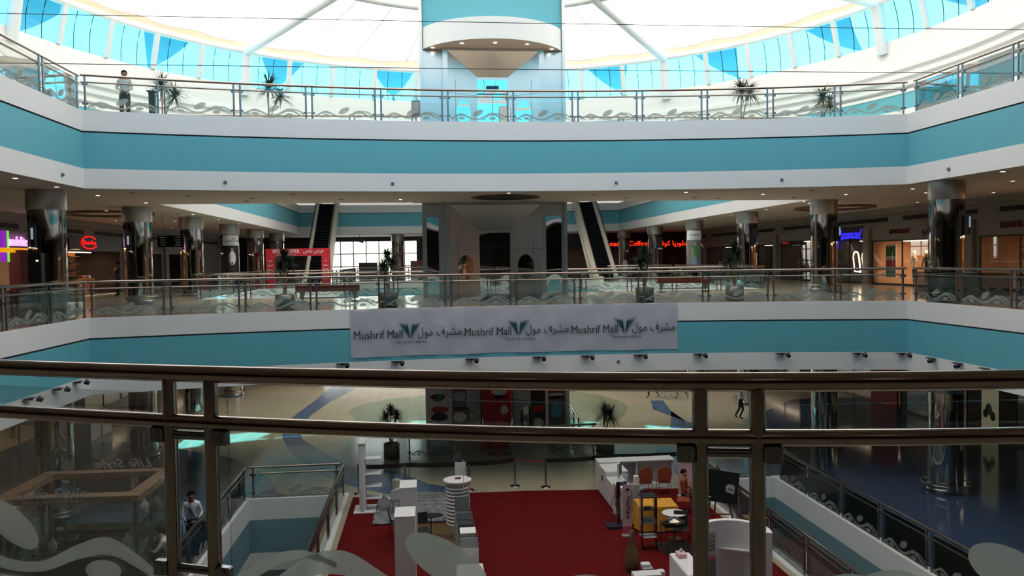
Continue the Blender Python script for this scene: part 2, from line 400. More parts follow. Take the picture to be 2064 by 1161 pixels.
inlay('floor_band_blue', [(8.8, 30.9), (9.7, 32.9), (10.6, 34.4), (11.6, 37.4), (12.4, 40), (12.9, 43), (12.2, 43), (11.6, 40.5), (12.3, 37.2), (13.2, 34.6), (13.7, 31.3), (13.4, 27.3), (9, 27.3)], 'blue_floor')
inlay('floor_field_navy', [(13.9, 27), (14.6, 31.6), (14.7, 34), (16, 38), (20, 42), (23.7, 42), (23.7, 8), (12.3, 8), (12.3, 27)], 'navy_floor')

# escalator wells in the ground floor
def well(name, lp, dpt=6.35):
    b = MB(); n = 4; bt = MB()
    for i in range(4):
        p, q = lp[i], lp[(i+1) % 4]
        for z0, z1, mi in ((FH[1], 0, 0), (FH[2], FH[1], 1), (FH[3], FH[2], 0), (-dpt, FH[3], 2)):
            b.quad((p[0], p[1], z0), (q[0], q[1], z0), (q[0], q[1], z1), (p[0], p[1], z1), mi)
    b.quad(*[(p[0], p[1], -dpt) for p in lp], 2)
    return st(b.build(name, ['white', 'teal_grey', 'grey']))
well('wall_well_left', wellL); well('wall_well_right', wellR)
for lp in (wellL, wellR):
    k = MB(); x0, x1, y0, y1 = lp[0][0], lp[2][0], lp[0][1], lp[1][1]
    k.box(x0-.28, x0, y0, y1+.28, 0, .05); k.box(x1, x1+.28, y0, y1+.28, 0, .05); k.box(x0, x1, y1, y1+.28, 0, .05)
    st(k.build('trim_well_kerb', 'white'))

# ------------------------------------------------------------------ outer walls
def wseg(name, pts, z0, z1, m, mats=None):
    b = MB(); b.quad((pts[0][0], pts[0][1], z0), (pts[1][0], pts[1][1], z0), (pts[1][0], pts[1][1], z1), (pts[0][0], pts[0][1], z1))
    return st(b.build(name, m))
wseg('wall_rear', [(WL, -7), (WR, -7)], 0, L2+7, 'walldk')

# ------------------------------------------------------------------ dome over the atrium
DX, DY = 2.6, 34.1
RS, ZS = 22.4, E+11.15            # window sill circle
RR, ZR = 21.9, E+13.2             # ring beam
def pol(a, r, z): return (DX+r*math.sin(a), DY+r*math.cos(a), z)
NS = 48
A0 = R(-.75)
b = MB(); N = 150
prof = [(RS+.3, ZS), (RS, ZS), (RS, E+9.75), (RS-.14, E+9.72), (RS-.14, E+9.5), (RS+.04, E+9.42), (RS+.04, E+9.3), (RS-.1, E+9.27), (RS-.1, E+9.07), (RS+.1, E+9.0), (RS+.1, E+8.86),
        (RS-.02, E+8.84), (RS-.02, E+8.66), (RS+.16, E+8.6)]
def ringsurf(b, prof, mi, ka=0, kb=N):
    v = []; f = []; m_ = len(prof)
    for k in range(N):
        for r_, z in prof: v.append(pol(2*PI*k/N, r_, z))
    for k in range(ka, kb):
        k2 = (k+1) % N
        for j in range(m_-1): f.append((k*m_+j, k2*m_+j, k2*m_+j+1, k*m_+j+1))
    b.add(v, f, mi, False)
KA, KB = 46, 104     # added unseen glazing behind the camera, invented to reflect cyan in the lift steel
for ka, kb in ((0, KA), (KB, N)):
    ringsurf(b, prof[:3], 0, ka, kb); ringsurf(b, prof[2:], 0, ka, kb)
ringsurf(b, [(RS+.3, ZS), (RS, ZS), (RS, ZS-.25)], 0, KA, KB)
g2 = MB(); ringsurf(g2, [(RS, ZS-.25), (RS+.05, E+8.6)], 0, KA, KB); st(g2.build('window_added_for_reflection', 'sky_glass'))
ringsurf(b, [(RS+.16, E+8.6), (RS+.16, E+8.45)], 2); ringsurf(b, [(RS+.16, E+8.45), (RS-.05, E+8.43), (RS-.05, E+8.28), (RS, E+8.27)], 0)
ringsurf(b, [(RS, E+8.27), (RS, E+7.45)], 1); ringsurf(b, [(RS, E+7.45), (RS-.04, E+7.43), (RS-.04, E+7.1), (RS+.02, E+7.08)], 0)
st(b.build('wall_drum', ['white', 'teal', 'ltgrey']))
b = MB(); out = [(WL-8, -7), (WR+8, -7), (WR+8, 84), (WL-8, 84)]
st(plate('ceiling_top', [out, [pol(2*PI*k/N, RS+.02, 0)[:2] for k in range(N)]], E+7.1, 'soffit', False))
# clerestory glazing, bulging a little outward
b = MB(); v = []; f = []; prs = [(RS+.02+(RR+.1-RS)*u/5+.13*math.sin(PI*u/5), ZS+(ZR-.05-ZS)*u/5) for u in range(6)]
for k in range(NS*3+1):
    for r_, z in prs: v.append(pol(2*PI*k/(NS*3), r_, z))
for k in range(NS*3):
    for j in range(5): f.append((k*6+j, (k+1)*6+j, (k+1)*6+j+1, k*6+j+1))
b.add(v, f, 0, True); st(b.build('window_clerestory', 'sky_glass'), 'ring of cyan tinted clerestory glazing under the fabric roof')
for k in range(NS):
    a = 2*PI*(k-24)/NS+A0
    big = (k-24) % 5 == 0
    m1 = MB(); w_ = .28 if big else .13
    if big: m1.tube([pol(a, RS-.05, ZS-.6), pol(a, RR, ZR)], .3, 14)
    else:
        T = Matrix(); p0, p1 = Vector(pol(a, RS-.02, ZS)), Vector(pol(a, RR-.05, ZR-.1)); t = Vector((math.cos(a), -math.sin(a), 0))*w_
        q = Vector((math.sin(a), math.cos(a), 0))*.1
        m1.add([p0-t-q, p0+t-q, p0+t+q, p0-t+q, p1-t-q, p1+t-q, p1+t+q, p1-t+q], [(0,1,5,4),(1,2,6,5),(2,3,7,6),(3,0,4,7),(0,3,2,1),(4,5,6,7)])
    if abs(((a+PI) % (2*PI))-PI) < 1.75: st(m1.build('window_column' if big else 'window_mullion', 'mullion'))
m2 = MB()
for k in range(NS*3):
    if k % 3: m2.tube([pol(2*PI*(k/3)/NS+A0, r_, z) for r_, z in prs], .022, 5)
st(m2.build('window_bars', 'dark'))
# ring beam, valance and fabric
m2 = MB(); m2.tube([pol(2*PI*k/N, RR, ZR) for k in range(N)], .2, 12, closed=True); st(m2.build('trim_ring_beam', 'tube'))
m2 = MB(); v = []; f = []
for k in range(401):
    a = 2*PI*k/400; wv = .05*math.sin(k*PI*2/400*NS*2)
    v += [pol(a, RR-.05, ZR+.15), pol(a, RR-.26+wv*.4, ZR+.27), pol(a, RR-.34, ZR+.6+wv)]
for k in range(400):
    for j in range(2): f.append((k*3+j, k*3+3+j, k*3+4+j, k*3+1+j))
m2.add(v, f, 0, True); st(m2.build('trim_valance', 'valance'))
NG = 38.4; m2 = MB(); rad = [RR-.3, 18, 14.5, 11.3, 8, 5, 2.5, .6]; zz = [ZR+.55, ZR+.85, ZR+1.15, ZR+1.6, ZR+2.6, ZR+3.9, ZR+5.4, ZR+7]
v = []; f = []; nr = len(rad)
for k in range(156):
    for j in range(nr):
        v.append(pol(A0-PI+2*PI*k/156, rad[j], zz[j]-.22*abs(math.sin(PI*(A0*0-PI+2*PI*k/156)*NG/(2*PI)))*(rad[j]/22)))
for k in range(156):
    k2 = (k+1) % 156
    for j in range(nr-1): f.append((k*nr+j, k2*nr+j, k2*nr+j+1, k*nr+j+1))
m2.add(v, f, 0, False); st(m2.build('ceiling_fabric', 'fabric'), 'white tensile fabric roof over the atrium')
m2 = MB()
for k in range(-19, 20): m2.tube([pol(A0+2*PI*k/NG, rad[j], zz[j]-.03) for j in range(nr)], .022, 5)
st(m2.build('trim_fabric_seams', 'grey'))
m2 = MB(); m2.tube([pol(2*PI*k/96, 11.3, ZR+.95) for k in range(96)], .2, 10, closed=True); st(m2.build('trim_inner_ring', 'tube'))
for k in range(-4, 5):
    a = 2*PI*5*k/NS+A0; m2 = MB()
    m2.tube([pol(a, RR, ZR), pol(a, 20.6, ZR+.14), pol(a, 17, ZR+.45), pol(a, 14, ZR+.75), pol(a, 11.3, ZR+.98), pol(a, 8, ZR+1.9), pol(a, 3, ZR+4.2)], .32, 14)
    m2.tube([pol(a+.012, 18.5, ZR+.7), pol(a+.012, 11.5, ZR+1.5)], .03, 5)
    st(m2.build('trim_roof_rib', 'tube'))
# tension sails of the roof edge outside the glazing
for k in range(-5, 6):
    a = 2*PI*(k*2.5+.9)/NS; m2 = MB()
    A, B_, T_ = Vector(pol(a-.075, RR+.9, ZR+.6)), Vector(pol(a+.075, RR+.9, ZR+.6)), Vector(pol(a+.02, RR+4.2, ZR-1.1))
    n_ = 6; v = []; f = []
    for i in range(n_+1):
        for j in range(n_+1-i):
            p = A*(1-(i+j)/n_)+B_*(j/n_)+T_*(i/n_); v.append(p-Vector((0, 0, .25*math.sin(PI*i/n_))))
    idx = {}; c = 0
    for i in range(n_+1):
        for j in range(n_+1-i): idx[(i, j)] = c; c += 1
    for i in range(n_):
        for j in range(n_-i):
            f.append((idx[(i, j)], idx[(i, j+1)], idx[(i+1, j)]))
            if j < n_-i-1: f.append((idx[(i, j+1)], idx[(i+1, j+1)], idx[(i+1, j)]))
    m2.add(v, f)
    q = Vector(pol(a+.02, RR+5.6, ZS-2.5)); m2.tube([T_, q], .09, 6); m2.tube([T_, Vector(pol(a+.05, RR+2.0, ZS-1.2))], .06, 6)
    tag(m2.build('shade_sail', 'sail'), 'triangular roof edge sail on a strut outside the cyan glazing', 'sail', 'sails outside the clerestory')
# outside ground far below, so the horizon is not empty
b = MB(); b.quad((-300, -200, -9), (300, -200, -9), (300, 400, -9), (-300, 400, -9)); st(b.build('ground_outside', 'ltgrey'))

# ------------------------------------------------------------------ side walls and shop units
def side_wall(name, x, z0, z1, openings, m, y0=-7, y1=76):
    """wall plane at x with rectangular openings (ya, yb, za, zb)"""
    b = MB(); ys = sorted(openings); cur = y0
    def q(ya, yb, za, zb): b.box(min(x, x+(.25 if x > 0 else -.25)), max(x, x+(.25 if x > 0 else -.25)), ya, yb, za, zb)
    for ya, yb, za, zb in ys:
        if ya > cur: q(cur, ya, z0, z1)
        if za > z0: q(ya, yb, z0, za)
        if zb < z1: q(ya, yb, zb, z1)
        cur = yb
    if cur < y1: q(cur, y1, z0, z1)
    return st(b.build(name, m))
OT = E+.85   # head of the shop openings on the upper floor
opL = [(33, 41.3, L1, OT+.1), (42.6, 49.6, L1, OT), (51, 57, L1, OT), (58.5, 65, L1, OT), (14, 31, L1, OT)]
opR = [(18, 32.2, L1, OT-.1), (35.2, 40.6, L1, OT-.1), (41.3, 44.6, L1, E+.85), (46, 51.8, L1, E+1.0), (53, 58, L1, OT), (60, 66, L1, OT)]
side_wall('wall_left_upper', WL, L1, L2+FH[3], opL, 'wall')
side_wall('wall_right_upper', WR, L1, L2+FH[3], opR, 'wall')
gL = [(12, 22, 0, 3.0), (23.5, 31, 0, 3.0), (32.5, 42, 0, 3.0), (44, 54, 0, 3.0), (56, 66, 0, 3.0)]
gR = [(10, 20, 0, 3.0), (21.5, 30, 0, 3.0), (33, 37.6, 0, 3.0), (38.0, 47, 0, 3.0), (49, 58, 0, 3.0), (60, 70, 0, 3.0)]
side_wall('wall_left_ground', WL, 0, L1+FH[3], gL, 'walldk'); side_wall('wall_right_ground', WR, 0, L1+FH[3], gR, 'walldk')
wseg('wall_left_top', [(WL-8, -7), (WL-8, 84)], L2, L2+4, 'white'); wseg('wall_right_top', [(WR+8, 84), (WR+8, -7)], L2, L2+4, 'white')
wseg('wall_rear_top', [(WR+8, 84), (WL-8, 84)], L2, L2+4, 'white')
# cornice slots of the side walls
for nm, x in (('left', WL), ('right', WR)):
    s_ = 1 if x < 0 else -1
    for k, (za, zb, dd) in enumerate(((L2+FH[3]-.28, L2+FH[3], .35), (L2+FH[3]-.9, L2+FH[3]-.78, .06))):
        b = MB(); b.box(min(x, x+s_*dd), max(x, x+s_*dd), 10, 75, za, zb); st(b.build('trim_cornice_'+nm, 'wall'))
    for k in range(9):
        b = MB(); y = 12+k*6.8; b.box(min(x+s_*.002, x+s_*.03), max(x+s_*.002, x+s_*.03), y, y+5.4, L2+FH[3]-.66, L2+FH[3]-.46)
        st(b.build('trim_slot_grille_'+nm, 'grille'))
# piers between the shops
for nm, x, ylist in (('left', WL, (32, 42, 50.3, 57.7)), ('right', WR, (33.6, 41, 45.3, 52.4, 59))):
    for y in ylist:
        s_ = 1 if x < 0 else -1; b = MB(); ww = 1.1 if (nm == 'right' and y == 33.6) else .28
        b.box(min(x, x+s_*.18), max(x, x+s_*.18), y-ww, y+ww, L1, L2+FH[3]-.9); b.box(min(x, x+s_*.24), max(x, x+s_*.24), y-ww-.05, y+ww+.05, L1, L1+.25)
        st(b.build('trim_pier_'+nm, 'wall'))
# far walls
def far_wall(nm, z0, z1, ops, m, y=76):
    b = MB(); cur = WL
    for xa, xb, za, zb in sorted(ops):
        b.box(cur, xa, y, y+.3, z0, z1)
        if za > z0: b.box(xa, xb, y, y+.3, z0, za)
        if zb < z1: b.box(xa, xb, y, y+.3, zb, z1)
        cur = xb
    b.box(cur, WR, y, y+.3, z0, z1); return st(b.build(nm, m))
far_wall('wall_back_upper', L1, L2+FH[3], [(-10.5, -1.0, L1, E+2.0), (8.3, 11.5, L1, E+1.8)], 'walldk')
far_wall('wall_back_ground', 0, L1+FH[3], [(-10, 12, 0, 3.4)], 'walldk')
def glazed(nm, x0, x1, z0, z1, nx, nz, y=76.1):
    b = MB(); b.box(x0, x1, y, y+.02, z0, z1, 1)
    for i in range(nx+1): xx = x0+(x1-x0)*i/nx; b.box(xx-.05, xx+.05, y-.06, y+.08, z0, z1)
    for i in range(nz+1): zz = z0+(z1-z0)*i/nz; b.box(x0, x1, y-.06, y+.08, zz-.05, zz+.05)
    return st(b.build(nm, ['mullion', 'clear']))
glazed('window_far_left', -10.5, -1, L1, E+2.0, 8, 3); glazed('window_far_right', 8.3, 11.5, L1, E+1.8, 3, 3); glazed('window_far_ground', -10, 12, 0, 3.4, 12, 2)

def lamp_area(name, loc, size, power, col, parent=None, rot=(0, 0, 0)):
    l = bpy.data.lights.new(name, 'AREA'); l.energy = power; l.size = size; l.color = col
    o = bpy.data.objects.new(name, l); C.objects.link(o); o.location = loc; o.rotation_euler = rot
    if parent: o.parent = parent
    return o
def shop(side, y0, y1, z0, top, label, wallm, depth=4.5, light=None, flm='floor_up', glass=True, shelves=0, shelfm='wood', ceil='walldk', goods=None):
    """shop unit behind an opening: back and side walls, floor, ceiling, glazing, lit strip"""
    x = WL if side == 'l' else WR; s_ = -1 if side == 'l' else 1
    t = thing('shop_unit', label, 'shop', (x, (y0+y1)/2, z0)); w_ = (y1-y0)/2; h = top-z0; d = depth*s_
    a, c = min(.02*s_, d), max(.02*s_, d)
    bk = MB(); bk.box(min(d, d+.1*s_), max(d, d+.1*s_), -w_, w_, 0, h); bk.build('back_wall', wallm, t)
    for q in (-1, 1):
        e = MB(); e.box(a, c, q*w_-.05, q*w_+.05, 0, h); e.build('side_wall', wallm, t)
    e = MB(); e.box(a, c, -w_, w_, .004, .02); e.build('shop_floor', flm, t)
    e = MB(); e.box(a, c, -w_, w_, h-.02, h+.1); e.build('shop_ceiling', ceil, t)
    if glass:
        n = max(2, int((y1-y0)/2.2)); e = MB()
        for i in range(n+1):
            yy = -w_+2*w_*i/n; e.box(-.03, .03, yy-.025, yy+.025, 0, h)
        e.box(-.03, .03, -w_, w_, 0, .1); e.box(-.03, .03, -w_, w_, h-.06, h)
        g_ = e.build('window_frame', 'dark', t); e = MB(); e.box(-.006, .006, -w_, w_, .1, h-.06); e.build('window_pane', 'clear', g_)
    if light:
        e = MB(); e.box(min(d*.3, d*.34), max(d*.3, d*.34), -w_*.8, w_*.8, h-.06, h-.03); e.build('strip_light', 'tubelamp', t)
        lamp_area('shop_light', (x+d*.45, (y0+y1)/2, top-.12), min(2.5, w_), light[0], light[1])
    if shelves:
        e = MB()
        for k in range(shelves):
            zz = .5+k*(h-.7)/shelves; e.box(min(d*.9, d*.98), max(d*.9, d*.98), -w_*.9, w_*.9, zz, zz+.03)
        e.build('shelf_rack', shelfm, t)
        random.seed(int(y0*10)); protos = {}
        for k in range(shelves if goods else 0):
            zz = .53+k*(h-.7)/shelves; yy = -w_*.85
            while yy < w_*.8:
                v = random.randrange(4); hh = (.1, .16, .22, .13)[v]; ww = (.26, .18, .12, .22)[v]; lc = (x+d*.94, (y0+y1)/2+yy+ww/2, z0+zz)
                if v not in protos:
                    e = MB(); e.rbox(-.09, .09, -ww/2, ww/2, 0, hh, .02); o = e.build(goods[0], [['black', 'wood', 'ltgrey', 'redfab'], ['teal', 'cream', 'inkred', 'wood']][int(y0) % 2][v]); o.location = lc
                    protos[v] = tag(o, goods[1], goods[2], goods[1]+' group')
                else: place(protos[v], True, lc)
                yy += ww+random.uniform(.12, .4)
    return t
WARM = (1, .62, .36); NEUT = (1, .86, .7)
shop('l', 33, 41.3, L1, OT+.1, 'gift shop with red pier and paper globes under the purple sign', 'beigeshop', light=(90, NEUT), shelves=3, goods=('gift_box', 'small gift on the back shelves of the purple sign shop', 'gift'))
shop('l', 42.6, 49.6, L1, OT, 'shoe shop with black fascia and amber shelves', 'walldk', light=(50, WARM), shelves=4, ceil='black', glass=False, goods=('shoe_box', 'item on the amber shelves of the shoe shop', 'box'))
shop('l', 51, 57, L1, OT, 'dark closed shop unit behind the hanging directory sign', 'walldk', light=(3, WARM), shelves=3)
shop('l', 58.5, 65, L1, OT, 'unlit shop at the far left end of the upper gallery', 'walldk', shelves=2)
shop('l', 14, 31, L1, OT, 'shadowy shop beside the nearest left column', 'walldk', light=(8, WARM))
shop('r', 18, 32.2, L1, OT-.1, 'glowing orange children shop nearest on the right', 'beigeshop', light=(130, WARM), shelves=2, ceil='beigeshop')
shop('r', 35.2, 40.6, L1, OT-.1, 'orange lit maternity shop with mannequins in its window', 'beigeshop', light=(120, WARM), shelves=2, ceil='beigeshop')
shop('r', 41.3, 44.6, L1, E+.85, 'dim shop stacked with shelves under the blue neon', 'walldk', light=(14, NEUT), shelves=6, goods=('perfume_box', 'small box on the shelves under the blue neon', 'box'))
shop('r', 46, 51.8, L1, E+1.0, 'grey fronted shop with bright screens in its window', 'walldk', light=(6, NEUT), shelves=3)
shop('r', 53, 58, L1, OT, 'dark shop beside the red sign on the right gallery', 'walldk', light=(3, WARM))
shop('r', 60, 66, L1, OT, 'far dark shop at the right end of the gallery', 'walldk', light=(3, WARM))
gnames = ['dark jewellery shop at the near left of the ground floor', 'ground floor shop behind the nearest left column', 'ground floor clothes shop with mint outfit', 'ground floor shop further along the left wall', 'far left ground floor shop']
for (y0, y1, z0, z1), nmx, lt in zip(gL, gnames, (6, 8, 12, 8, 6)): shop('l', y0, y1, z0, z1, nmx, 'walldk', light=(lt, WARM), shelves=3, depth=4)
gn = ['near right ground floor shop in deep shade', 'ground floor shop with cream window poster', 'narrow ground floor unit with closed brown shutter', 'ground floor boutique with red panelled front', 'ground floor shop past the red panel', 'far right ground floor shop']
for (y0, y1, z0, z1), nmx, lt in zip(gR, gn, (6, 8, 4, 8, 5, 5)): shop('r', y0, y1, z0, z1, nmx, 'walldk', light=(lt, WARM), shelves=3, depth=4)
# far gallery shopfront with neon lettering
t = thing('cafe', 'dark cafe front with red neon lettering at the far right', 'shop', (18, 71, L1))
b = MB(); b.box(-5.5, 5.6, 0, .3, 2.6, 3.9); b.build('fascia_panel', 'black', t)
for i in range(6):
    b = MB(); b.box(-5.5+i*2.2-.06, -5.5+i*2.2+.06, 0, .1, 0, 2.6); b.build('door_post', 'wood', t)
b = MB(); b.box(-5.5, 5.6, 1.2, 1.3, 0, 2.6); b.build('back_wall', 'wood', t)

# ------------------------------------------------------------------ columns
def column(x, y, z0, z1, label, group, rings=True):
    t = thing('mirror_column', label, 'column', (x, y, z0), 0, group); h = z1-z0; r_ = .54
    b = MB(); b.lathe([(r_, .0), (r_, h-.62)], 40); b.build('shaft', 'chrome', t)
    b = MB(); b.lathe([(r_+.005, h-.62), (r_+.03, h-.60), (r_+.03, h)], 40); b.build('collar', 'collar', t)
    b = MB(); b.lathe([(r_+.012, 0), (r_+.04, .02), (r_+.04, .16), (r_+.0, .18)], 32); b.build('base_band', 'steel2', t)
    if rings:
        b = MB(); b.tube([((r_+.2)*math.cos(2*PI*k/32), (r_+.2)*math.sin(2*PI*k/32), .32) for k in range(32)], .022, 6, closed=True)
        for k in range(6):
            a = 2*PI*k/6; b.tube([(r_*math.cos(a), r_*math.sin(a), .32), ((r_+.2)*math.cos(a), (r_+.2)*math.sin(a), .32)], .014, 6)
        b.build('bumper_rail', 'steel', t)
    return t
CL = [(-11.8, 26.3), (-11.8, 34.1), (-11.8, 41.6), (-11.8, 49.3), (-11.8, 56.5), (-11.8, 64.4)]
CR = [(17.05, 24.7), (17.05, 32.9), (17.05, 41.2), (17.05, 49.7), (17.05, 58.6), (17.05, 68.2)]
ordn = ['nearest', 'second', 'third', 'fourth', 'fifth', 'sixth']
def colrow(lst, z0, z1, side, floor_):
    proto = None
    for (x, y), od in zip(lst, ordn):
        lb = '%s mirror polished column of the %s row on the %s floor' % (od, side, floor_)
        if not proto: proto = column(x, y, z0, z1, lb, 'mirror columns, %s row, %s floor' % (side, floor_))
        else: place(proto, True, (x, y, z0), 0, lb)
colrow(CL, L1, L2+FH[3], 'left', 'upper'); colrow(CR, L1, L2+FH[3], 'right', 'upper')
colrow(CL[:4], 0, L1+FH[3], 'left', 'ground'); colrow(CR[:4], 0, L1+FH[3], 'right', 'ground')
t = column(5.5, 68.8, L1, L2+FH[3], 'mirror column standing alone at the far end between the escalators', None); t.location = (-2.6, 70.5, L1)
t['label'] = 'mirror column standing alone before the bright far windows'

# ------------------------------------------------------------------ railings
def motif(w_):
    """etched wave and leaf pattern along the foot of a pane, drawn in the pane plane (x, z)"""
    b = MB()
    def ell(cx, cz, a, bb, an, n=22):
        v = [(cx+a*math.cos(2*PI*k/n)*math.cos(an)-bb*math.sin(2*PI*k/n)*math.sin(an), 0, cz+a*math.cos(2*PI*k/n)*math.sin(an)+bb*math.sin(2*PI*k/n)*math.cos(an)) for k in range(n)]
        b.add(v, [tuple(range(n))])
    def ribbon(pts, n=40):
        def cr(p0, p1, p2, p3, t): return tuple(.5*(2*p1[i]+(p2[i]-p0[i])*t+(2*p0[i]-5*p1[i]+4*p2[i]-p3[i])*t*t+(3*p1[i]-p0[i]-3*p2[i]+p3[i])*t**3) for i in range(3))
        q = []; P = [pts[0]]+pts+[pts[-1]]
        for i in range(1, len(P)-2):
            for k in range(6): q.append(cr(P[i-1], P[i], P[i+1], P[i+2], k/6))
        q.append(pts[-1]); v = []; f = []
        for x, z, t in q: v += [(x, 0, max(.002, z-t*.6)), (x, 0, z+t*.6)]
        for i in range(len(q)-1): f.append((2*i, 2*i+2, 2*i+3, 2*i+1))
        b.add(v, f)
    k = w_/2.0
    S_ = lambda L: [(x*k, z, t) for x, z, t in L]
    ribbon(S_([(0, .03, .02), (.18, .13, .05), (.38, .2, .07), (.58, .15, .06), (.8, .06, .045), (1.05, .05, .05), (1.25, .13, .07), (1.45, .22, .09), (1.62, .2, .08), (1.8, .1, .05), (1.98, .01, .02)]))
    ribbon(S_([(1.5, .21, .02), (1.66, .25, .03), (1.82, .2, .05), (1.99, .09, .06)]))
    ribbon(S_([(.02, .1, .02), (.12, .07, .04), (.25, .03, .03)]))
    ell(1.0*k, .255, .2*k, .088, R(28)); ell(1.5*k, .075, .12*k, .055, R(4)); ell(.42*k, .08, .11*k, .05, R(-6))
    return b
pane_cache = {}
def pane(w_, parent, T, gz0=.08, gz1=1.0, flip=False, glass='glass'):
    key = (round(w_, 2), gz1, glass)
    if key not in pane_cache:
        b = MB(); b.box(0, w_, -.006, .006, gz0, gz1)
        g_ = b.build('glass_pane', glass, None); m_ = motif(w_); f_ = m_.build('frosted_motif', 'frost', g_); f_.location = (0, -.009, gz0+.01)
        pane_cache[key] = g_; g_.parent = parent; g_.matrix_local = T
        return g_
    g0 = pane_cache[key]; g_ = g0.copy(); C.objects.link(g_); g_.parent = parent; g_.matrix_local = T
    f_ = g0.children[0].copy(); C.objects.link(f_); f_.parent = g_
    return g_
mesh_cache = {}
def cached(key, fn, name, m, parent, T):
    if key not in mesh_cache:
        o = fn().build(name, m, parent); mesh_cache[key] = o
    else:
        o = mesh_cache[key].copy(); C.objects.link(o); o.parent = parent
    o.matrix_local = T; return o
def plen(path):
    L = [0]
    for a, b_ in zip(path, path[1:]): L.append(L[-1]+math.dist(a, b_))
    return L
def at_len(path, L, s_):
    s_ = max(0, min(L[-1], s_))
    for i in range(len(path)-1):
        if s_ <= L[i+1]+1e-9:
            t = (s_-L[i])/max(1e-9, L[i+1]-L[i]); a, b_ = path[i], path[i+1]
            return (a[0]+(b_[0]-a[0])*t, a[1]+(b_[1]-a[1])*t), math.atan2(b_[1]-a[1], b_[0]-a[0])
    return path[-1], 0
def railing(path, z, label, group=None, spacing=2.27, first=None, ends=True, inset=0, flip=False, glass='glass', side=-1, paired=True, detail=False, single_ends=True):
    """handrail and mid rail on twin posts with clamped glass; side=-1 puts the glass to the right of the path"""
    t = thing('glass_railing', label, 'railing', (path[0][0], path[0][1], z), 0, group); ox, oy = path[0]
    L = plen(path); tot = L[-1]; P = [(x-ox, y-oy) for x, y in path]
    n = max(1, round(tot/spacing)); sp = tot/n if first is None else spacing
    b = MB(); b.tube([(x, y, 1.1) for x, y in P], .038 if detail else .043, 14 if detail else 8); b.build('handrail', 'steel', t)
    b = MB(); b.tube([(x, y, .885) for x, y in P], .033 if detail else .028, 12 if detail else 6); b.build('mid_rail', 'steel', t)
    gap = .2 if not detail else .215
    cs = [first+k*sp for k in range(int((tot-first)/sp)+1)] if first is not None else [k*sp for k in range(1, n)]
    bounds = []
    def posts(s_, single=False):
        (x, y), an = at_len(P, L, s_); T = rotT((x, y, 0), an); k = 'd' if detail else 'f'
        def post():
            b = MB(); b.cyl(0, 0, 0, 1.075, .031 if detail else .033, 18 if detail else 8); b.cyl(0, 0, 0, .018, .06, 12); return b
        def clamp():
            b = MB(); b.rbox(-.035, .035, -.022, .022, -.031, .031, .006) if detail else b.box(-.03, .03, -.02, .02, -.03, .03)
            if detail:
                for zz2 in (-.014, .014): b.tube([(.012, -.027, zz2), (.012, -.02, zz2)], .006, 10)
            return b
        for q in ((0,) if single else (-gap/2, gap/2)):
            cached((k, 'post'), post, 'post', 'steel' if detail else 'steel2', t, T @ Matrix.Translation((q, 0, 0)))
        for zz in (.825, .225):
            if not single: cached((k, 'bar'), lambda: MB().tube([(-gap/2, 0, 0), (gap/2, 0, 0)], .02 if detail else .016, 10), 'cross_bar', 'steel2', t, T @ Matrix.Translation((0, 0, zz)))
            for q in (-1, 1):
                cached((k, 'clamp'), clamp, 'glass_clamp', 'steel2', t, T @ Matrix.Translation((q*((0 if single else gap/2)+.055), -.012*side if detail else 0, zz)))
        hw = 0 if single else gap/2
        bounds.append((s_-hw-.05, s_+hw+.05))
    if single_ends and first is None: posts(.12, True)
    for s_ in cs: posts(s_)
    if single_ends and first is None: posts(tot-.12, True)
    bb = sorted(bounds)
    for (a0, a1), (b0, b1) in zip(bb, bb[1:]):
        (xa, ya), _ = at_len(P, L, a1); (xb, yb), _ = at_len(P, L, b0)
        w_ = round(math.dist((xa, ya), (xb, yb)), 2); an = math.atan2(yb-ya, xb-xa)
        if w_ > .3:
            if side == -1: T = rotT((xa, ya, 0), an)
            else: T = rotT((xb, yb, 0), an+PI)
            off = Vector((-math.sin(an), math.cos(an), 0))*(.048 if detail else 0)
            pane(w_, t, Matrix.Translation(off) @ T, .06 if not detail else .045, 1.0, glass=glass)
    return t
FI = offset_path(FA, .14)   # rail line just inside the bridge edge
FI = [(x, y) for x, y in FI]
for z, lv in ((L1, 'upper'), (L2, 'top')):
    railing([(p[0], p[1]) for p in FI], z, 'long curved glass railing along the bridge front on the %s floor' % lv, 'bridge front railings', spacing=2.25, side=-1)
    railing([(XL-.14, 9.2+.0), (XL-.14, 25.95)], z, 'glass railing along the left side of the near opening, %s floor' % lv, 'side railings of the near opening', side=-1)
    railing([(XR+.14, 25.6), (XR+.14, 9.2)], z, 'glass railing along the right side of the near opening, %s floor' % lv, 'side railings of the near opening', side=-1)
# the railing the photographer stands behind (seen from inside)
nr2 = [(x, y-.07) for x, y in nearrail]
Ln = plen(nr2); s0 = None
for i, (x, y) in enumerate(nr2):
    if x >= 1.14: s0 = Ln[i-1]+(1.14-nr2[i-1][0])/(x-nr2[i-1][0])*(Ln[i]-Ln[i-1]); break
sp_near = 2.31
railing(nr2, L1, 'dark steel handrail and twin posts with etched glass right in front', None, spacing=sp_near, first=s0-2*sp_near, side=1, detail=True, glass='glass_near')
railing(list(reversed([(XL, 37.6), (XR, 37.6)])), L1, 'glass railing along the back of the upper bridge', 'bridge back railings', side=-1)
railing([(XR, 32.6), (6.0, 32.6)], L2, 'glass railing at the back of the top bridge, right of the lift tower', 'top back railings'); railing([(-.4, 32.6), (XL, 32.6)], L2, 'glass railing at the back of the top bridge, left of the lift tower', 'top back railings')
railing([(XL-.12, PLY), (XL-.12, 37.7)], L1, 'glass railing on the left side of the far opening', 'far opening railings'); railing([(XR+.12, 37.7), (XR+.12, PLY)], L1, 'glass railing on the right side of the far opening', 'far opening railings')
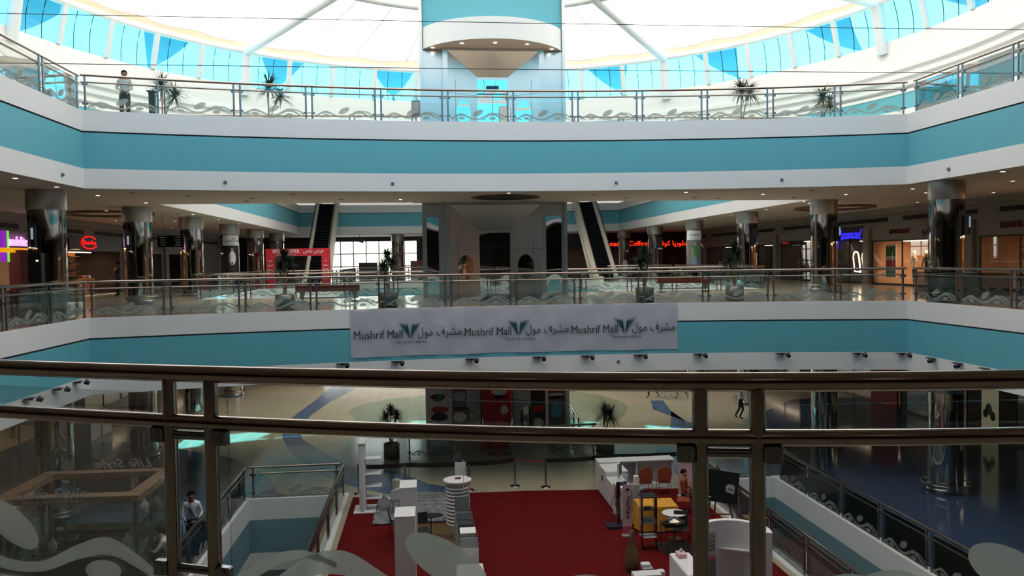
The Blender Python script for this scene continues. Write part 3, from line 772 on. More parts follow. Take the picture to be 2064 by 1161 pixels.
railing([(PLX0, PLY-.0+.12), (XL, PLY+.12)], L1, 'short glass railing before the left escalator foot', 'far opening railings'); railing([(XR, PLY+.12), (PLX1, PLY+.12)], L1, 'short glass railing before the right escalator foot', 'far opening railings')
railing([(PLX1, 68.05), (PLX0, 68.05)], L1, 'glass railing along the far edge of the upper opening', 'far opening railings')
railing([(PLX0-.12, 67.9), (PLX0-.12, PLY+.2)], L1, 'glass railing flanking the left escalator landing', 'far opening railings')
# escalator wells on the ground floor
railing([(-3.1, 27.32), (-6.1, 27.32)], 0, 'short glass railing across the end of the left stairwell', 'stairwell railings', spacing=3.0, side=1)
railing([(-6.22, 27.2), (-6.22, 12.4)], 0, 'glass railing on the left side of the left stairwell', 'stairwell railings', side=1, glass='teal_glass')
railing([(-2.98, 12.4), (-2.98, 27.2)], 0, 'glass railing beside the red carpet at the left stairwell', 'stairwell railings', side=1)
railing([(12.27, 12), (12.27, 26.9)], 0, 'long glass railing on the right side of the right stairwell', 'stairwell railings', spacing=2.05, side=1, glass='teal_glass')
railing([(9.08, 26.9), (9.08, 12)], 0, 'glass railing between the red carpet and the right stairwell', 'stairwell railings', spacing=2.05, side=1)
railing([(12.1, 27.14), (9.2, 27.14)], 0, 'short glass railing across the end of the right stairwell', 'stairwell railings', spacing=3.0, side=1)
railing([(6.3, 33.4), (6.75, 39.4)], 0, 'sloping rail seen to the right of the lift base', None, spacing=2.0)
# suspended cables across the near opening
for z, nm in ((E+7.18, 'upper'), (E+5.8, 'lower')):
    b = MB(); b.tube([(-17.0, 24, z-.02), (-8, 24, z-.05), (3, 24, z-.07), (14, 24, z-.05), (22.1, 24, z)], .012, 5)
    tag(b.build('cable', 'dark'), '%s thin dark cable strung across the atrium' % nm, 'cable')

# ------------------------------------------------------------------ lift tower
T0, T1 = -.2, 5.8; TC = 2.8
tower = thing('lift_tower', 'steel clad lift tower with curved white canopy in the middle of the atrium', 'lift', (TC, 32.8, 0))
ZT = E+13.2
def tw(): return MB()
H3 = 3.0
b = tw(); b.box(-H3, -H3+.13, -.02, 4.2, 0, ZT+1.5); b.box(H3-.13, H3, -.02, 4.2, 0, ZT+1.5); b.build('corner_post', 'brushed', tower)
b = tw(); b.box(-H3+.13, H3-.13, .08, 4.15, E+8.7, ZT+1.5); b.build('upper_wall', 'teal', tower)
b = tw(); b.box(-H3+.13, H3-.13, 1.9, 4.15, 0, E+8.7); b.build('core', 'brushed', tower)
def canopy(y0, dep, n=30):
    h = H3-.13; Rr = (h*h+dep*dep)/(2*dep); return [(-h+2*h*i/n, -(math.sqrt(max(0, Rr*Rr-(-h+2*h*i/n)**2))-(Rr-dep))+y0) for i in range(n+1)]
cp = canopy(.08, 1.75)
b = tw(); b.prism(cp[::-1]+[], E+8.62, E+9.48); b.build('canopy', ['white'], tower)
# rebuild canopy soffit as its own face just under the band
b = tw(); b.add([(x, y, E+8.615) for x, y in cp], [tuple(range(len(cp)))]); b.build('canopy_soffit', 'soffit', tower)
def tower_storey(zf, ztop, ground=False):
    p = 'portal'
    hw, dw, ht, hd = 2.06, .64, min(ztop, zf+4.05), 2.83 if not ground else 2.83
    yi = .45                                 # depth of the funnel
    top = ztop; zo = ht-.12
    # frame around the funnel
    b = tw()
    b.box(-hw, -hw+.2, -.28, 1.9, zf, zo); b.box(hw-.2, hw, -.28, 1.9, zf, zo); b.box(-hw, hw, -.28, 1.9, zo, top)
    b.build('portal_frame', 'brushed', tower)
    a, c = -hw+.2, hw-.2; yf = -.27; zi = zf+hd
    for s_ in (-1, 1):
        b = tw(); b.quad((s_*c, yf, zf), (s_*dw, yi, zf), (s_*dw, yi, zi), (s_*c, yf, zo)); w_ = b.build('portal_wing', 'brushed', tower)
        # oval mirror on the wing
        u = Vector((s_*dw-s_*c, yi-yf, 0)); ul = u.length; u.normalize(); n_ = Vector((s_*(yi-yf), -(s_*dw-s_*c)*s_*1.0, 0)); n_ = Vector((-s_*abs(u.y), -abs(u.x), 0))
        cen = Vector((s_*c, yf, zf+1.32))+u*ul*.5+n_*.012; v = [cen+u*.36*math.cos(2*PI*k/28)+Vector((0, 0, .5*math.sin(2*PI*k/28))) for k in range(28)]
        v2 = [p_+n_*.01 for p_ in v]
        b = tw(); b.add(v+v2, [(k, (k+1) % 28, 28+(k+1) % 28, 28+k) for k in range(28)]+[tuple(range(28, 56))]); b.build('oval_mirror', 'mirror', w_)
        b = tw()
        for zz in (zf+2.05,): b.tube([Vector((s_*c, yf, zz))+n_*.004, Vector((s_*dw, yi, zz))+n_*.004], .006, 4)
        b.tube([Vector((s_*c, yf, zf))+u*ul*.25+n_*.004, Vector((s_*c, yf, zf))+u*ul*.25+n_*.004+Vector((0, 0, 2.6))], .006, 4); b.build('panel_joint', 'dark', w_)
    b = tw(); b.quad((a, yf, zo), (c, yf, zo), (dw, yi, zi), (-dw, yi, zi)); b.quad((-dw, yi, zi-.1), (dw, yi, zi-.1), (dw, yi, zi), (-dw, yi, zi)); b.build('portal_hood', 'brushed', tower)
    # lift doors
    d_ = bpy.data.objects.new('lift_door', None)
    for s_ in (-1, 1):
        b = tw(); x0, x1 = sorted((s_*.01, s_*dw)); b.box(x0, x1, yi+.03, yi+.06, zf+.02, zf+2.15); b.build('lift_door', 'mirror', tower)
    b = tw(); b.box(-dw, dw, yi+.0, yi+.05, zf+2.15, zi-.1); tr = b.build('door_transom', 'mirror', tower)
    b = tw(); b.box(-.26, .26, yi-.04, yi, zf+2.35, zf+2.47); b.build('floor_indicator', 'blackgloss', tr)
    b = tw(); b.box(-dw, dw, yi-.01, yi+.03, zf+2.12, zf+2.16); b.build('door_track', 'dark', tr)
    # recessed flanks left and right of the portal
    for s_ in (-1, 1):
        x0, x1 = sorted((s_*hw, s_*(H3-.13)))
        b = tw(); b.box(x0, x1, .12, 1.9, zf, top); f_ = b.build('flank_panel', 'brushed', tower)
        xm0, xm1 = (x0+.05, x1-.28) if s_ < 0 else (x0+.28, x1-.05)
        if s_ > 0: xm0, xm1 = x0+.05, x1-.1
        if zf == L1: b = tw(); b.box(xm0, xm1, .10, .125, zf+.1, zf+3.4); b.build('wavy_mirror', 'mirror', f_)
        b = tw(); b.box(x0, x1, .112, .122, zf+2.2, zf+2.212); b.build('panel_joint', 'dark', f_)
tower_storey(L2, E+8.62); tower_storey(L1, L2+FH[3]); tower_storey(0, L1+FH[3], True)
# slab edges wrap the tower
b = MB(); b.box(T0-.35, T1+.35, 32.45, 32.85, L2+FH[3]-.005, L2); st(b.build('floor_top_lift_landing', 'soffit'))
# posters on the ground floor of the tower
def sheet(name, T, w_, h, m, parent, th=.012):
    b = MB(); b.box(-w_/2, w_/2, -th, 0, 0, h, 0, T); return b.build(name, m, parent)
def poster(x, y, z, w_, h, label, base, blobs, rz=0):
    t = thing('poster', label, 'poster', (x, y, z), rz)
    sheet('poster_sheet', Matrix(), w_, h, base, t)
    for i, (bx, bz, rx, rz_, m_) in enumerate(blobs):
        b = MB(); n = 18; v = [(bx+rx*math.cos(2*PI*k/n)*(1+.12*math.sin(3*2*PI*k/n+i)), -.016-.002*i, bz+rz_*math.sin(2*PI*k/n)) for k in range(n)]
        b.add(v, [tuple(range(n))]); b.build('printed_shape', m_, t)
    return t
poster(TC-2.45, 32.88, .3, .74, 2.6, 'tall food poster on the left flank of the ground floor lift', 'white', [(-.05, 2.0, .3, .16, 'inkred'), (.02, 2.05, .12, .1, 'green'), (0, 1.5, .36, .14, 'red'), (0, 1.2, .34, .2, 'dark'), (0, .75, .36, .18, 'ltgrey'), (0, .45, .22, .16, 'yellow')])
poster(TC-1.62, 32.45, .6, .62, 2.1, 'grey waved poster between the lift flank and its doors', 'grey', [(0, 1.8, .28, .18, 'ltgrey'), (.05, 1.3, .3, .07, 'black'), (0, .95, .28, .2, 'cream'), (.1, .6, .1, .06, 'red')])
poster(TC-.02, 33.15, .05, 1.16, 2.75, 'bright red advertisement covering the ground floor lift doors', 'redfab', [(.1, 2.35, .34, .12, 'white'), (.12, 2.15, .3, .08, 'black'), (.3, 1.6, .16, .2, 'cream')])
poster(TC+1.62, 32.45, .6, .62, 2.1, 'dark red poster right of the ground floor lift doors', 'walldk', [(0, 1.2, .2, .14, 'red'), (.05, .95, .25, .1, 'black'), (0, .6, .2, .2, 'ltgrey')])
poster(TC+2.45, 32.88, .3, .74, 2.6, 'poster of a red shoe on the right flank of the ground floor lift', 'grey', [(-.05, 2.2, .28, .14, 'red'), (0, 1.98, .34, .06, 'white'), (.05, 1.85, .3, .05, 'black'), (0, 1.3, .25, .3, 'teal')])
for i, x in enumerate((TC-.33, TC+.3)):
    t = thing('glass_stele', '%s narrow green glass panel standing before the ground floor lift' % ('left' if i == 0 else 'right'), 'panel', (x, 32.1, 0))
    b = MB(); b.box(-.16, .16, -.02, .02, .05, 1.75); b.build('pane', 'teal_glass', t); b = MB(); b.box(-.2, .2, -.12, .12, 0, .05); b.build('foot', 'steel2', t)
railing([(-1.0, 32.2), (.95, 32.2)], 0, 'short etched glass barrier left of the ground floor lift', 'lift barriers', spacing=4)
railing([(4.9, 32.2), (6.8, 32.2)], 0, 'short etched glass barrier right of the ground floor lift', 'lift barriers', spacing=4)
def downlight(proto, x, y, z, label, group, r_=.075):
    if proto is None:
        t = thing('downlight', label, 'ceiling light', (x, y, z), 0, group)
        b = MB(); b.lathe([(r_+.035, 0), (r_+.03, -.012), (r_, -.014), (r_-.008, -.004)], 18); b.build('trim_ring', 'white', t)
        b = MB(); b.add([(r_*math.cos(2*PI*k/18), r_*math.sin(2*PI*k/18), -.008) for k in range(18)], [tuple(range(17, -1, -1))]); b.build('lamp_disc', 'lamp', t)
        return t
    return place(proto, True, (x, y, z), 0, label, group)
dl = None; nm5 = ['leftmost', 'second from left', 'middle', 'second from right', 'rightmost']
for i, x in enumerate((-2.45, -1.3, 0, 1.3, 2.4)):
    y = 32.88-(.35 if abs(x) > 2 else (1.05 if abs(x) > 1 else 1.2))
    dl = downlight(dl, TC+x, y, E+8.61, 'round lamp, %s of five under the curved lift canopy' % nm5[i], 'canopy lamps') if dl is None else (downlight(dl, TC+x, y, E+8.61, 'round lamp, %s of five under the curved lift canopy' % nm5[i], 'canopy lamps') and dl)
zc = L2+FH[3]
front = [(-10.9, 22.6), (-10.95, 25.1), (-11.0, 28.2), (-10.6, 31.6), (9.4, 28.3), (12.8, 29.4), (16.3, 29.7), (17.6, 27.4), (19.3, 29.2), (16.8, 21.8), (19.4, 24.7), (22.2, 29.3), (16.4, 33.4), (-1.0, 30.8), (2.9, 28.2)]
for x, y in front: downlight(dl, x, y, zc, 'added unseen downlight behind the camera for highlights on the near rail', 'upper gallery downlights')
for xx in (-11.0, -13.6, -16.2, 16.9+.3, 19.6, 22.4):
    for k in range(7):
        y = 34.5+k*4.6+(1.2 if abs(xx) in (13.6, 19.6) else 0)
        if not (xx in (-11.0,) and k == 0): downlight(dl, xx, y, zc, 'added unseen downlight behind the camera for highlights on the near rail', 'upper gallery downlights')
for xx in (-2, 0, 1.6, 3.2, 5.5): downlight(dl, xx, -1.5, zc, 'added unseen downlight behind the camera for highlights on the near rail', 'upper gallery downlights')  # extra lamps out of view, added to put highlights on the near handrail
for xx in (-8, -4, 0, 4.5, 9, 13): downlight(dl, xx, 70.2, zc, 'lit downlight in the ceiling beyond the far opening', 'far gallery downlights')
# unlit fittings, speakers, sensors in the bridge ceiling
pf = None
for i, (x, y) in enumerate([(-8.2, 28.6), (-6.3, 29.8), (-4.6, 28.3), (-3.2, 30.6), (-6.8, 31.2), (6.2, 29.2), (7.8, 30.9), (10.6, 30.8), (11.8, 31.4), (14.0, 27.9), (-9.6, 27.3), (14.9, 31.2)]):
    if pf is None:
        pf = MB().lathe([(.1, 0), (.09, -.02), (0, -.022)], 16).build('ceiling_speaker', 'grey'); tag(pf, 'small unlit round fitting in the bridge ceiling', 'ceiling fitting', 'unlit bridge ceiling fittings'); pf.location = (x, y, zc)
    else: place(pf, True, (x, y, zc))
t = thing('ceiling_grille', 'dark oval grille in the bridge ceiling before the lift', 'grille', (2.95, 30, zc))
b = MB(); b.lathe([(1.32, 0), (1.3, -.03), (1.2, -.03), (1.18, .0)], 40); b.build('rim', 'wood', t); b = MB(); b.cyl(0, 0, -.012, -.002, 1.19, 40); b.build('mesh_panel', 'grille', t)
for x, sd_ in ((20.0, 'right'), (-14.2, 'left')):
    b = MB(); b.lathe([(1.9, 0), (1.88, -.1), (1.7, -.1), (1.68, 0)], 48); o = b.build('ceiling_ring', 'wood'); o.location = (x, 37.5, zc)
    tag(o, 'round brown ceiling ring over the %s gallery' % sd_, 'ceiling ring')
def arcY(x):
    h = (XR-XL)/2; sag = 1.85; Rr = (h*h+sag*sag)/(2*sag); return 27.55-Rr+math.sqrt(max(0, Rr*Rr-(x-XC)**2))
# spotlights under the blue band of the upper bridge and round discs on the top fascia
sp = None
def spot(x, y, z, rz, label):
    global sp
    if sp is None:
        sp = thing('spotlight', label, 'spotlight', (x, y, z), rz, 'spotlights along the upper fascia')
        b = MB(); b.box(-.2, .12, -.16, 0, .0, .025); b.box(-.03, .03, -.14, 0, -.04, .0); b.build('bracket', 'dark', sp)
        b = MB(); b.cyl(0, 0, 0, .12, .085, 16, 0, .06, rotT((.17, -.2, -.02), 0, R(115))); hd_ = b.build('lamp_head', 'dark', sp)
        b = MB(); b.cyl(0, 0, -.006, .0, .075, 16, 0, .075, rotT((.17, -.2, -.02), 0, R(115))); b.build('lens', 'ltgrey', hd_)
    else: place(sp, True, (x, y, z), rz, label)
ords = ['first', 'second', 'third', 'fourth', 'fifth', 'sixth', 'seventh', 'eighth', 'ninth', 'tenth']
for i, x in enumerate((-2.91, -1.1, 1.43, 3.77, 5.47, 7.33, 9.41, 12.21, 14.71, 16.1)): spot(x, arcY(x)-.05, E-3.40, 0, 'small dark spotlight below the banner fascia, %s from the left' % ords[i])
for i, y in enumerate((21.7, 23.3, 24.6)): spot(XL+.06, y, E-3.40, PI/2, 'small dark spotlight on the left side fascia, %s from the near end' % ords[i])
for i, y in enumerate((24.2, 22.9, 21.7)): spot(XR-.06, y, E-3.40, -PI/2, 'small dark spotlight on the right side fascia, %s from the corner' % ords[i])
dp = None
for i, (x, y, rz) in enumerate([(XL+.05, 24.2, PI/2), (-6.45, None, 0), (-1.14, None, 0), (6.59, None, 0), (12.27, None, 0), (XR-.05, 23.5, -PI/2)]):
    y = arcY(x)-.045 if y is None else y; lb = 'small round dark sensor on the top white fascia, %s from the left' % ords[i]
    if dp is None:
        dp = MB().cyl(0, 0, 0, .05, .06, 16, 0, .045, rotT((0, 0, 0), 0, PI/2)).build('sensor', 'grey'); tag(dp, lb, 'sensor', 'fascia sensors'); dp.location = (x, y, E+2.65); dp.rotation_euler.z = rz
    else: place(dp, True, (x, y, E+2.65), rz, lb)
o = place(dp, True, (6.6, arcY(6.6)-.045, E-3.62), 0, 'small round sensor on the white fascia below the banner')

# ------------------------------------------------------------------ escalators
def escalator(x, label):
    t = thing('escalator', label, 'escalator', (x, 0, 0), 0, 'escalators in the far opening'); y0, y1, z0, z1 = 58.1, 66.1, L1, L2; hw = .88
    sl_ = [(y0-1.6, z0), (y0, z0), (y1, z1), (y1+1.2, z1)]
    for s_ in (-1, 1):
        b = MB()
        a_, c_ = sorted((s_*(hw-.30), s_*hw))
        for (ya, za), (yb, zb) in zip(sl_, sl_[1:]):
            v = [(a_, ya, za-.45), (c_, ya, za-.45), (c_, yb, zb-.45), (a_, yb, zb-.45), (a_, ya, za+.3), (c_, ya, za+.3), (c_, yb, zb+.3), (a_, yb, zb+.3)]
            b.add(v, [(3,2,1,0),(4,5,6,7),(0,1,5,4),(1,2,6,5),(2,3,7,6),(3,0,4,7)])
        b.build('side_panel', 'cream', t)
        b = MB(); xm = s_*(hw-.15)
        b.add([(xm, ya, za+.3) for ya, za in sl_]+[(xm, ya, za+.85) for ya, za in sl_], [(0, 1, 5, 4), (1, 2, 6, 5), (2, 3, 7, 6)]); b.build('glass_balustrade', 'clear', t)
        b = MB(); b.tube([(xm, sl_[0][0]-.2, z0+.6), (xm, sl_[0][0], z0+.9)]+[(xm, ya, za+.9) for ya, za in sl_[1:]], .045, 8); b.build('moving_handrail', 'dark', t)
    n = 30; b = MB()
    for k in range(n):
        ya = y0+(y1-y0)*k/n; za = z0+(z1-z0)*(k+1)/n; yb = y0+(y1-y0)*(k+1)/n
        b.box(-hw+.3, hw-.3, ya, yb+.02, za-.24, za); b.box(-hw+.3, hw-.3, ya-.004, ya+.012, za-.02, za, 1)
    b.build('step_band', ['steps', 'black'], t)
    b = MB(); b.box(-hw+.3, hw-.3, y0-1.6, y0, z0, z0+.02); b.box(-hw+.3, hw-.3, y1, y1+1.2, z1-.02, z1+.01); b.build('landing_plate', 'steel2', t)
    b = MB()
    for (ya, za), (yb, zb) in ((sl_[1], sl_[2]),):
        b.add([(-hw, ya+.6, za-.1), (hw, ya+.6, za-.1), (hw, yb, zb-.5), (-hw, yb, zb-.5), (-hw, ya+1.6, za-.1), (hw, ya+1.6, za-.1), (hw, yb, zb-1.1), (-hw, yb, zb-1.1)], [(4,5,6,7), (0,4,7,3), (1,2,6,5)])
    b.build('truss_soffit', 'cream', t)
    return t
escalator(-8.05, 'left black escalator with cream sides climbing beyond the bridge')
escalator(13.2, 'right black escalator with cream sides climbing beyond the bridge')
# sale gate before the left escalator
t = thing('sale_gate', 'red special offer archway standing before the left escalator', 'sign', (-8.43, 53.2, L1))
b = MB(); b.box(-2.05, 2.05, 0, .25, 2.06, 2.55); gt = b.build('top_banner', 'redfab', t)
for s_ in (-1, 1): b = MB(); x0, x1 = sorted((s_*1.5, s_*2.05)); b.box(x0, x1, 0, .25, 0, 2.06); lg = b.build('gate_leg', 'redfab', t)
W = lambda x, z, y=-.01: Matrix.Translation((x, y, z)) @ Matrix.Rotation(PI/2, 4, 'X')
text('gate_lettering', 'SPECIAL OFFER', .34, W(-.75, 2.36), 'white', gt, .004, width=1.7); MB().box(-1.35, -.15, -.014, -.002, 2.12, 2.15).build('printed_line', 'white', gt)
text('gate_arabic', '\uFEB9\uFE8E\uFEA7 \uFEBD\uFEAE\uFECB', .34, W(1.0, 2.38), 'white', gt, .004, width=1.3)
for s_ in (-1, 1):
    for z, sz, tx in ((1.75, .16, 'Free' if s_ < 0 else '\uFECC\uFECF'), (1.45, .17, 'SALE' if s_ < 0 else '\uFED3\uFED8\uFEC2'), (1.05, .42, '25%'[:2])): text('leg_lettering', tx, sz, W(s_*1.77, z), 'white', gt, .004)

# ------------------------------------------------------------------ banner on the bridge
def bend(o, off):
    me = o.data; x0 = o.location.x
    for v in me.vertices: v.co.y = arcY(v.co.x)-off+v.co.y*0-(.002 if v.co.y < 0 else 0)
    me.update()
bn = thing('mall_banner', 'long white cloth banner printed three times with the mall name on the bridge', 'banner', (0, 0, 0))
b = MB(); n = 70; mrow = 10; v = []; f = []
for i in range(n+1):
    x = -2.64+11.32*i/n
    for j in range(mrow+1):
        z = E-1.58-.02*math.sin(i*.9)*(j == 0)-1.63*j/mrow-(.012*math.sin(i*.35) if j == mrow else 0)
        v.append((x, arcY(x)-.07-.012*math.sin(i*.55+j*.6)-.01*math.sin(i*1.3-j*.8), z))
for i in range(n):
    for j in range(mrow): a_ = i*(mrow+1)+j; f.append((a_, a_+1, a_+mrow+2, a_+mrow+1))
b.add(v, f, 0, True); bo = b.build('banner_cloth', 'banner', bn)
for k in range(3):
    dx = 3.735*k
    for s_, sz, cx, cz, wd, m_ in (('Mushrif Mall', .40, -1.71+dx, E-2.47, 1.62, 'ink'), ('\uFEDD\uFEEE\uFEE3 \uFED1\uFEAE\uFEB8\uFEE3', .40, .36+dx, E-2.42, 1.5, 'ink'), ('The mall with a difference', .13, -.6+dx, E-2.74, 1.04, 'ink')):
        o = text('mall_lettering', s_, sz, Matrix.Translation((cx, 0, cz)) @ Matrix.Rotation(PI/2, 4, 'X'), m_, bn, .003, width=wd); bend(o, .115)
    b = MB()
    for s_ in (-1, 1):
        for q in range(5):
            tipx, tipz = s_*(.40-.075*q), .27-.012*q; bx, bz = s_*(.035+.008*q), -.27+.03*q
            pts = []
            for u in range(9):
                t_ = u/8; px_ = bx+(tipx-bx)*t_**(1.7); pz = bz+(tipz-bz)*t_; wd = .026*math.sin(PI*min(1, t_*.85+.12))+.004; pts.append((px_, pz, wd))
            v = []; f = []
            for px_, pz, wd in pts: v += [(px_-wd, 0, pz), (px_+wd, 0, pz)]
            for u in range(8): f.append((2*u, 2*u+1, 2*u+3, 2*u+2))
            b.add([(a_-.645+dx, c_, d_+E-2.33) for a_, c_, d_ in v], f)
    o = b.build('palm_emblem', 'printgreen', bn)
    for v in o.data.vertices: v.co.y = arcY(v.co.x)-.118

# ------------------------------------------------------------------ people
def figure(name, label, loc, rz, arms, mats, pose='stand', sleeves='long', lean=0, height=1.75, head_turn=0, extra=None, thobe=False, legs=None, build=1):
    """one continuous body grown from a joint skeleton; the figure faces -y"""
    t = thing(name, label, 'person', loc, rz); k = height/1.78
    V = []; Ed = []; reg = []
    def add(p, r, parent, rg):
        V.append((Vector(p)*k, r*k*(build if rg in ('top', 'leg') else 1)))
        if parent is not None: Ed.append((parent, len(V)-1)); reg.append(rg)
        return len(V)-1
    sit = pose == 'sit'; dz = -.42 if sit else 0
    def up_(y, z): # lean about the hips
        zz = z-.95; return (y-math.sin(lean)*zz, .95+math.cos(lean)*zz+dz)
    P = lambda x, y, z: (x, up_(y, z)[0], up_(y, z)[1])
    pel = add((0, 0, .95+dz), .14, None, 'top'); wa = add(P(0, 0, 1.1), .125, pel, 'top'); ch = add(P(0, .01, 1.3), .15, wa, 'top'); ub = add(P(0, .01, 1.42), .12, ch, 'top')
    nk = add(P(0, 0, 1.52), .055, ub, 'skin'); ja = add(P(.0, -.02-.02*lean, 1.60), .068, nk, 'skin'); hd = add(P(head_turn*.01, -.01, 1.68), .092, ja, 'skin'); tp = add(P(0, .005, 1.745), .07, hd, 'skin')
    nose = add(P(head_turn*.11, -.112, 1.655), .014, hd, 'skin')
    for s_ in (-1, 1):
        add(P(s_*.095, .01, 1.66), .016, hd, 'skin')
        sh = add(P(s_*.17, .01, 1.43), .065, ub, 'top'); el, wr = arms[0 if s_ < 0 else 1]
        e = add(P(*el), .043, sh, 'top'); w_ = add(P(*wr), .03, e, 'top' if sleeves == 'long' else 'skin')
        d = (Vector(wr)-Vector(el)).normalized(); pw = Vector(wr)+d*.07; pa = add(P(*pw), .032, w_, 'skin')
        sd_ = Vector((-d.y, d.x, 0)); sd_ = sd_.normalized() if sd_.length > .1 else Vector((0, 1, 0))
        for q, ln in zip((-1.5, -.5, .5, 1.5), (.06, .075, .07, .055)):
            f1 = add(P(*(pw+sd_*.016*q+d*.035)), .0105, pa, 'skin'); add(P(*(pw+sd_*.018*q+d*(.035+ln*.8)+Vector((-s_*.01, -.012, -.012)))), .0085, f1, 'skin')
        th = add(P(*(pw-sd_*.034-d*.01)), .012, pa, 'skin'); add(P(*(pw-sd_*.05+d*.03)), .009, th, 'skin')
        if legs: kn, an_, to = legs[0 if s_ < 0 else 1]
        elif sit: kn, an_, to = (s_*.12, -.42, .50), (s_*.12, -.4, .09), (s_*.13, -.56, .04)
        else: kn, an_, to = (s_*.1, -.02, .5), (s_*.105, .02, .09), (s_*.12, -.14, .035)
        hp = add((s_*.09, 0, .9+dz), .1, pel, 'leg'); kk = add(kn, .065, hp, 'leg'); aa = add(an_, .045, kk, 'leg'); add(to, .035, aa, 'shoe')
    me = bpy.data.meshes.new('body'); me.from_pydata([tuple(v[0]) for v in V], Ed, []); o = bpy.data.objects.new('body', me); C.objects.link(o)
    sk = o.modifiers.new('s', 'SKIN'); sk.use_smooth_shade = True
    lay = me.skin_vertices[0].data if me.skin_vertices else None
    if lay is None:
        bm = bmesh.new(); bm.from_mesh(me); bm.verts.layers.skin.verify(); bm.to_mesh(me); bm.free(); lay = me.skin_vertices[0].data
    for i, (p, r_) in enumerate(V): lay[i].radius = (r_, r_); lay[i].use_root = (i == 0)
    o.modifiers.new('u', 'SUBSURF').levels = 1; o.modifiers['u'].render_levels = 1
    bpy.context.view_layer.update()
    m2 = bpy.data.meshes.new_from_object(o.evaluated_get(bpy.context.evaluated_depsgraph_get())); bpy.data.objects.remove(o)
    keys = ['skin', 'top', 'leg', 'shoe']; m2.materials.clear()
    for kx in keys: m2.materials.append(M[mats.get(kx, 'black')])
    segs = [(V[a_][0], V[b_][0], rg) for (a_, b_), rg in zip(Ed, reg)]; rads = [max(V[a_][1], V[b_][1]) for a_, b_ in Ed]
    for p in m2.polygons:
        c = p.center; best = None
        for (a_, b_, rg), rr in zip(segs, rads):
            ab = b_-a_; tt = max(0, min(1, (c-a_).dot(ab)/max(1e-9, ab.length_squared))); dd = (c-(a_+ab*tt)).length-rr*.8
            if best is None or dd < best[0]: best = (dd, rg)
        rg = best[1]
        if rg == 'leg' and c.z > (.98+dz)*k: rg = 'top'
        if rg == 'top' and abs(c.x) < .2*k and c.z < (.97+dz)*k and not thobe: rg = 'leg'
        p.material_index = keys.index(rg); p.use_smooth = True
    bo_ = bpy.data.objects.new('body', m2); C.objects.link(bo_); bo_.parent = t
    hx = Vector(P(0, .015, 1.70))*k
    b = MB(); n = 16; v = []; f = []
    for j in range(7):
        ph = PI*.6*j/6
        for i in range(n):
            a_ = 2*PI*i/n; rr = math.sin(ph); front_ = -math.sin(a_)
            zz = math.cos(ph)*.098; zz = max(zz, .036) if front_ > .35 else zz
            v.append(hx+Vector((rr*math.cos(a_)*.101, rr*math.sin(a_)*.114+.003, zz*1.16-.002))*k)
    for j in range(6):
        for i in range(n): f.append((j*n+i, j*n+(i+1) % n, (j+1)*n+(i+1) % n, (j+1)*n+i))
    b.add(v, f, 0, True); b.build('hair', mats.get('hair', 'hair'), t)
    b = MB()
    for s_ in (-1, 1): b.ball(Vector(P(s_*.032+head_turn*.05, -.088, 1.672))*k, .009, seg=8)
    b.build('eyes', 'black', t)
    if thobe:
        b = MB(); b.lathe([(.27, .04), (.24, .5), (.17, .95), (.16, 1.1)], 20); b.build('robe', mats['top'], t)
    return t
sec = figure('person', 'man in pale uniform shirt and dark trousers standing behind the top railing', (-10.0, 28.1, L2), R(8),
             [((-.25, -.06, 1.17), (-.06, -.2, 1.1)), ((.25, -.06, 1.17), (.05, -.22, 1.07))], {'skin': 'skin', 'top': 'shirt_grey', 'leg': 'trouser', 'shoe': 'black'}, head_turn=.35, height=1.76, build=1.16)
b = MB(); b.lathe([(.148, .98), (.152, .985), (.152, 1.02), (.148, 1.025)], 20); b.build('belt', 'black', sec)
b = MB()
for s_ in (-1, 1): b.box(s_*.16-.045, s_*.16+.045, -.05, .06, 1.50, 1.535)
b.build('epaulettes', 'navy', sec)
m1_ = figure('person', 'man in white shirt with a dark strap leaning over the stairwell rail', (-6.58, 22.5, 0), R(12),
             [((-.25, -.1, 1.14), (-.14, -.2, .93)), ((.26, -.06, 1.16), (.2, -.26, 1.0))], {'skin': 'skin', 'top': 'shirt_white', 'leg': 'trouser', 'shoe': 'black'}, lean=R(16), height=1.78)
b = MB(); b.tube([(-.12, .13, 1.42), (-.13, .03, 1.56), (-.09, -.16, 1.47), (.0, -.24, 1.2), (.1, -.2, 1.0)], .018, 6); b.build('shoulder_strap', 'black', m1_)
b = MB(); b.rbox(-.05, .36, -.42, -.2, .72, 1.0, .04); b.build('shoulder_bag', 'black', m1_)
t = thing('folded_trolley', 'dark folded trolley beside the man with the strap', 'trolley', (-6.62, 21.9, 0)); b = MB(); b.tube([(-.05, 0, .95), (-.05, 0, .1)], .012, 6); b.tube([(.12, 0, .8), (.12, 0, .1)], .012, 6); b.build('handle', 'steel2', t)
b = MB(); b.rbox(-.14, .22, -.1, .12, .08, .62, .03); b.build('bag', 'navy', t)
figure('person', 'seated person in grey white sleeves leaning on the jewellery case', (-6.62, 20.9, 0), R(-80), [((-.22, -.25, 1.2), (-.15, -.5, 1.15)), ((.22, -.25, 1.2), (.15, -.5, 1.15))], {'skin': 'skin2', 'top': 'shirt_white', 'leg': 'black', 'shoe': 'black'}, pose='sit', lean=R(25))
figure('person', 'walker in white shirt crossing the ground floor at right', (15.1, 37.4, 0), R(70), [((-.2, -.05, 1.15), (-.2, -.2, .95)), ((.22, .05, 1.15), (.2, -.05, .9))], {'skin': 'skin', 'top': 'shirt_white', 'leg': 'trouser', 'shoe': 'black'},
       legs=[((-.1, -.12, .5), (-.1, .05, .1), (-.1, -.12, .04)), ((.1, .05, .5), (.1, .25, .12), (.1, .12, .04))])
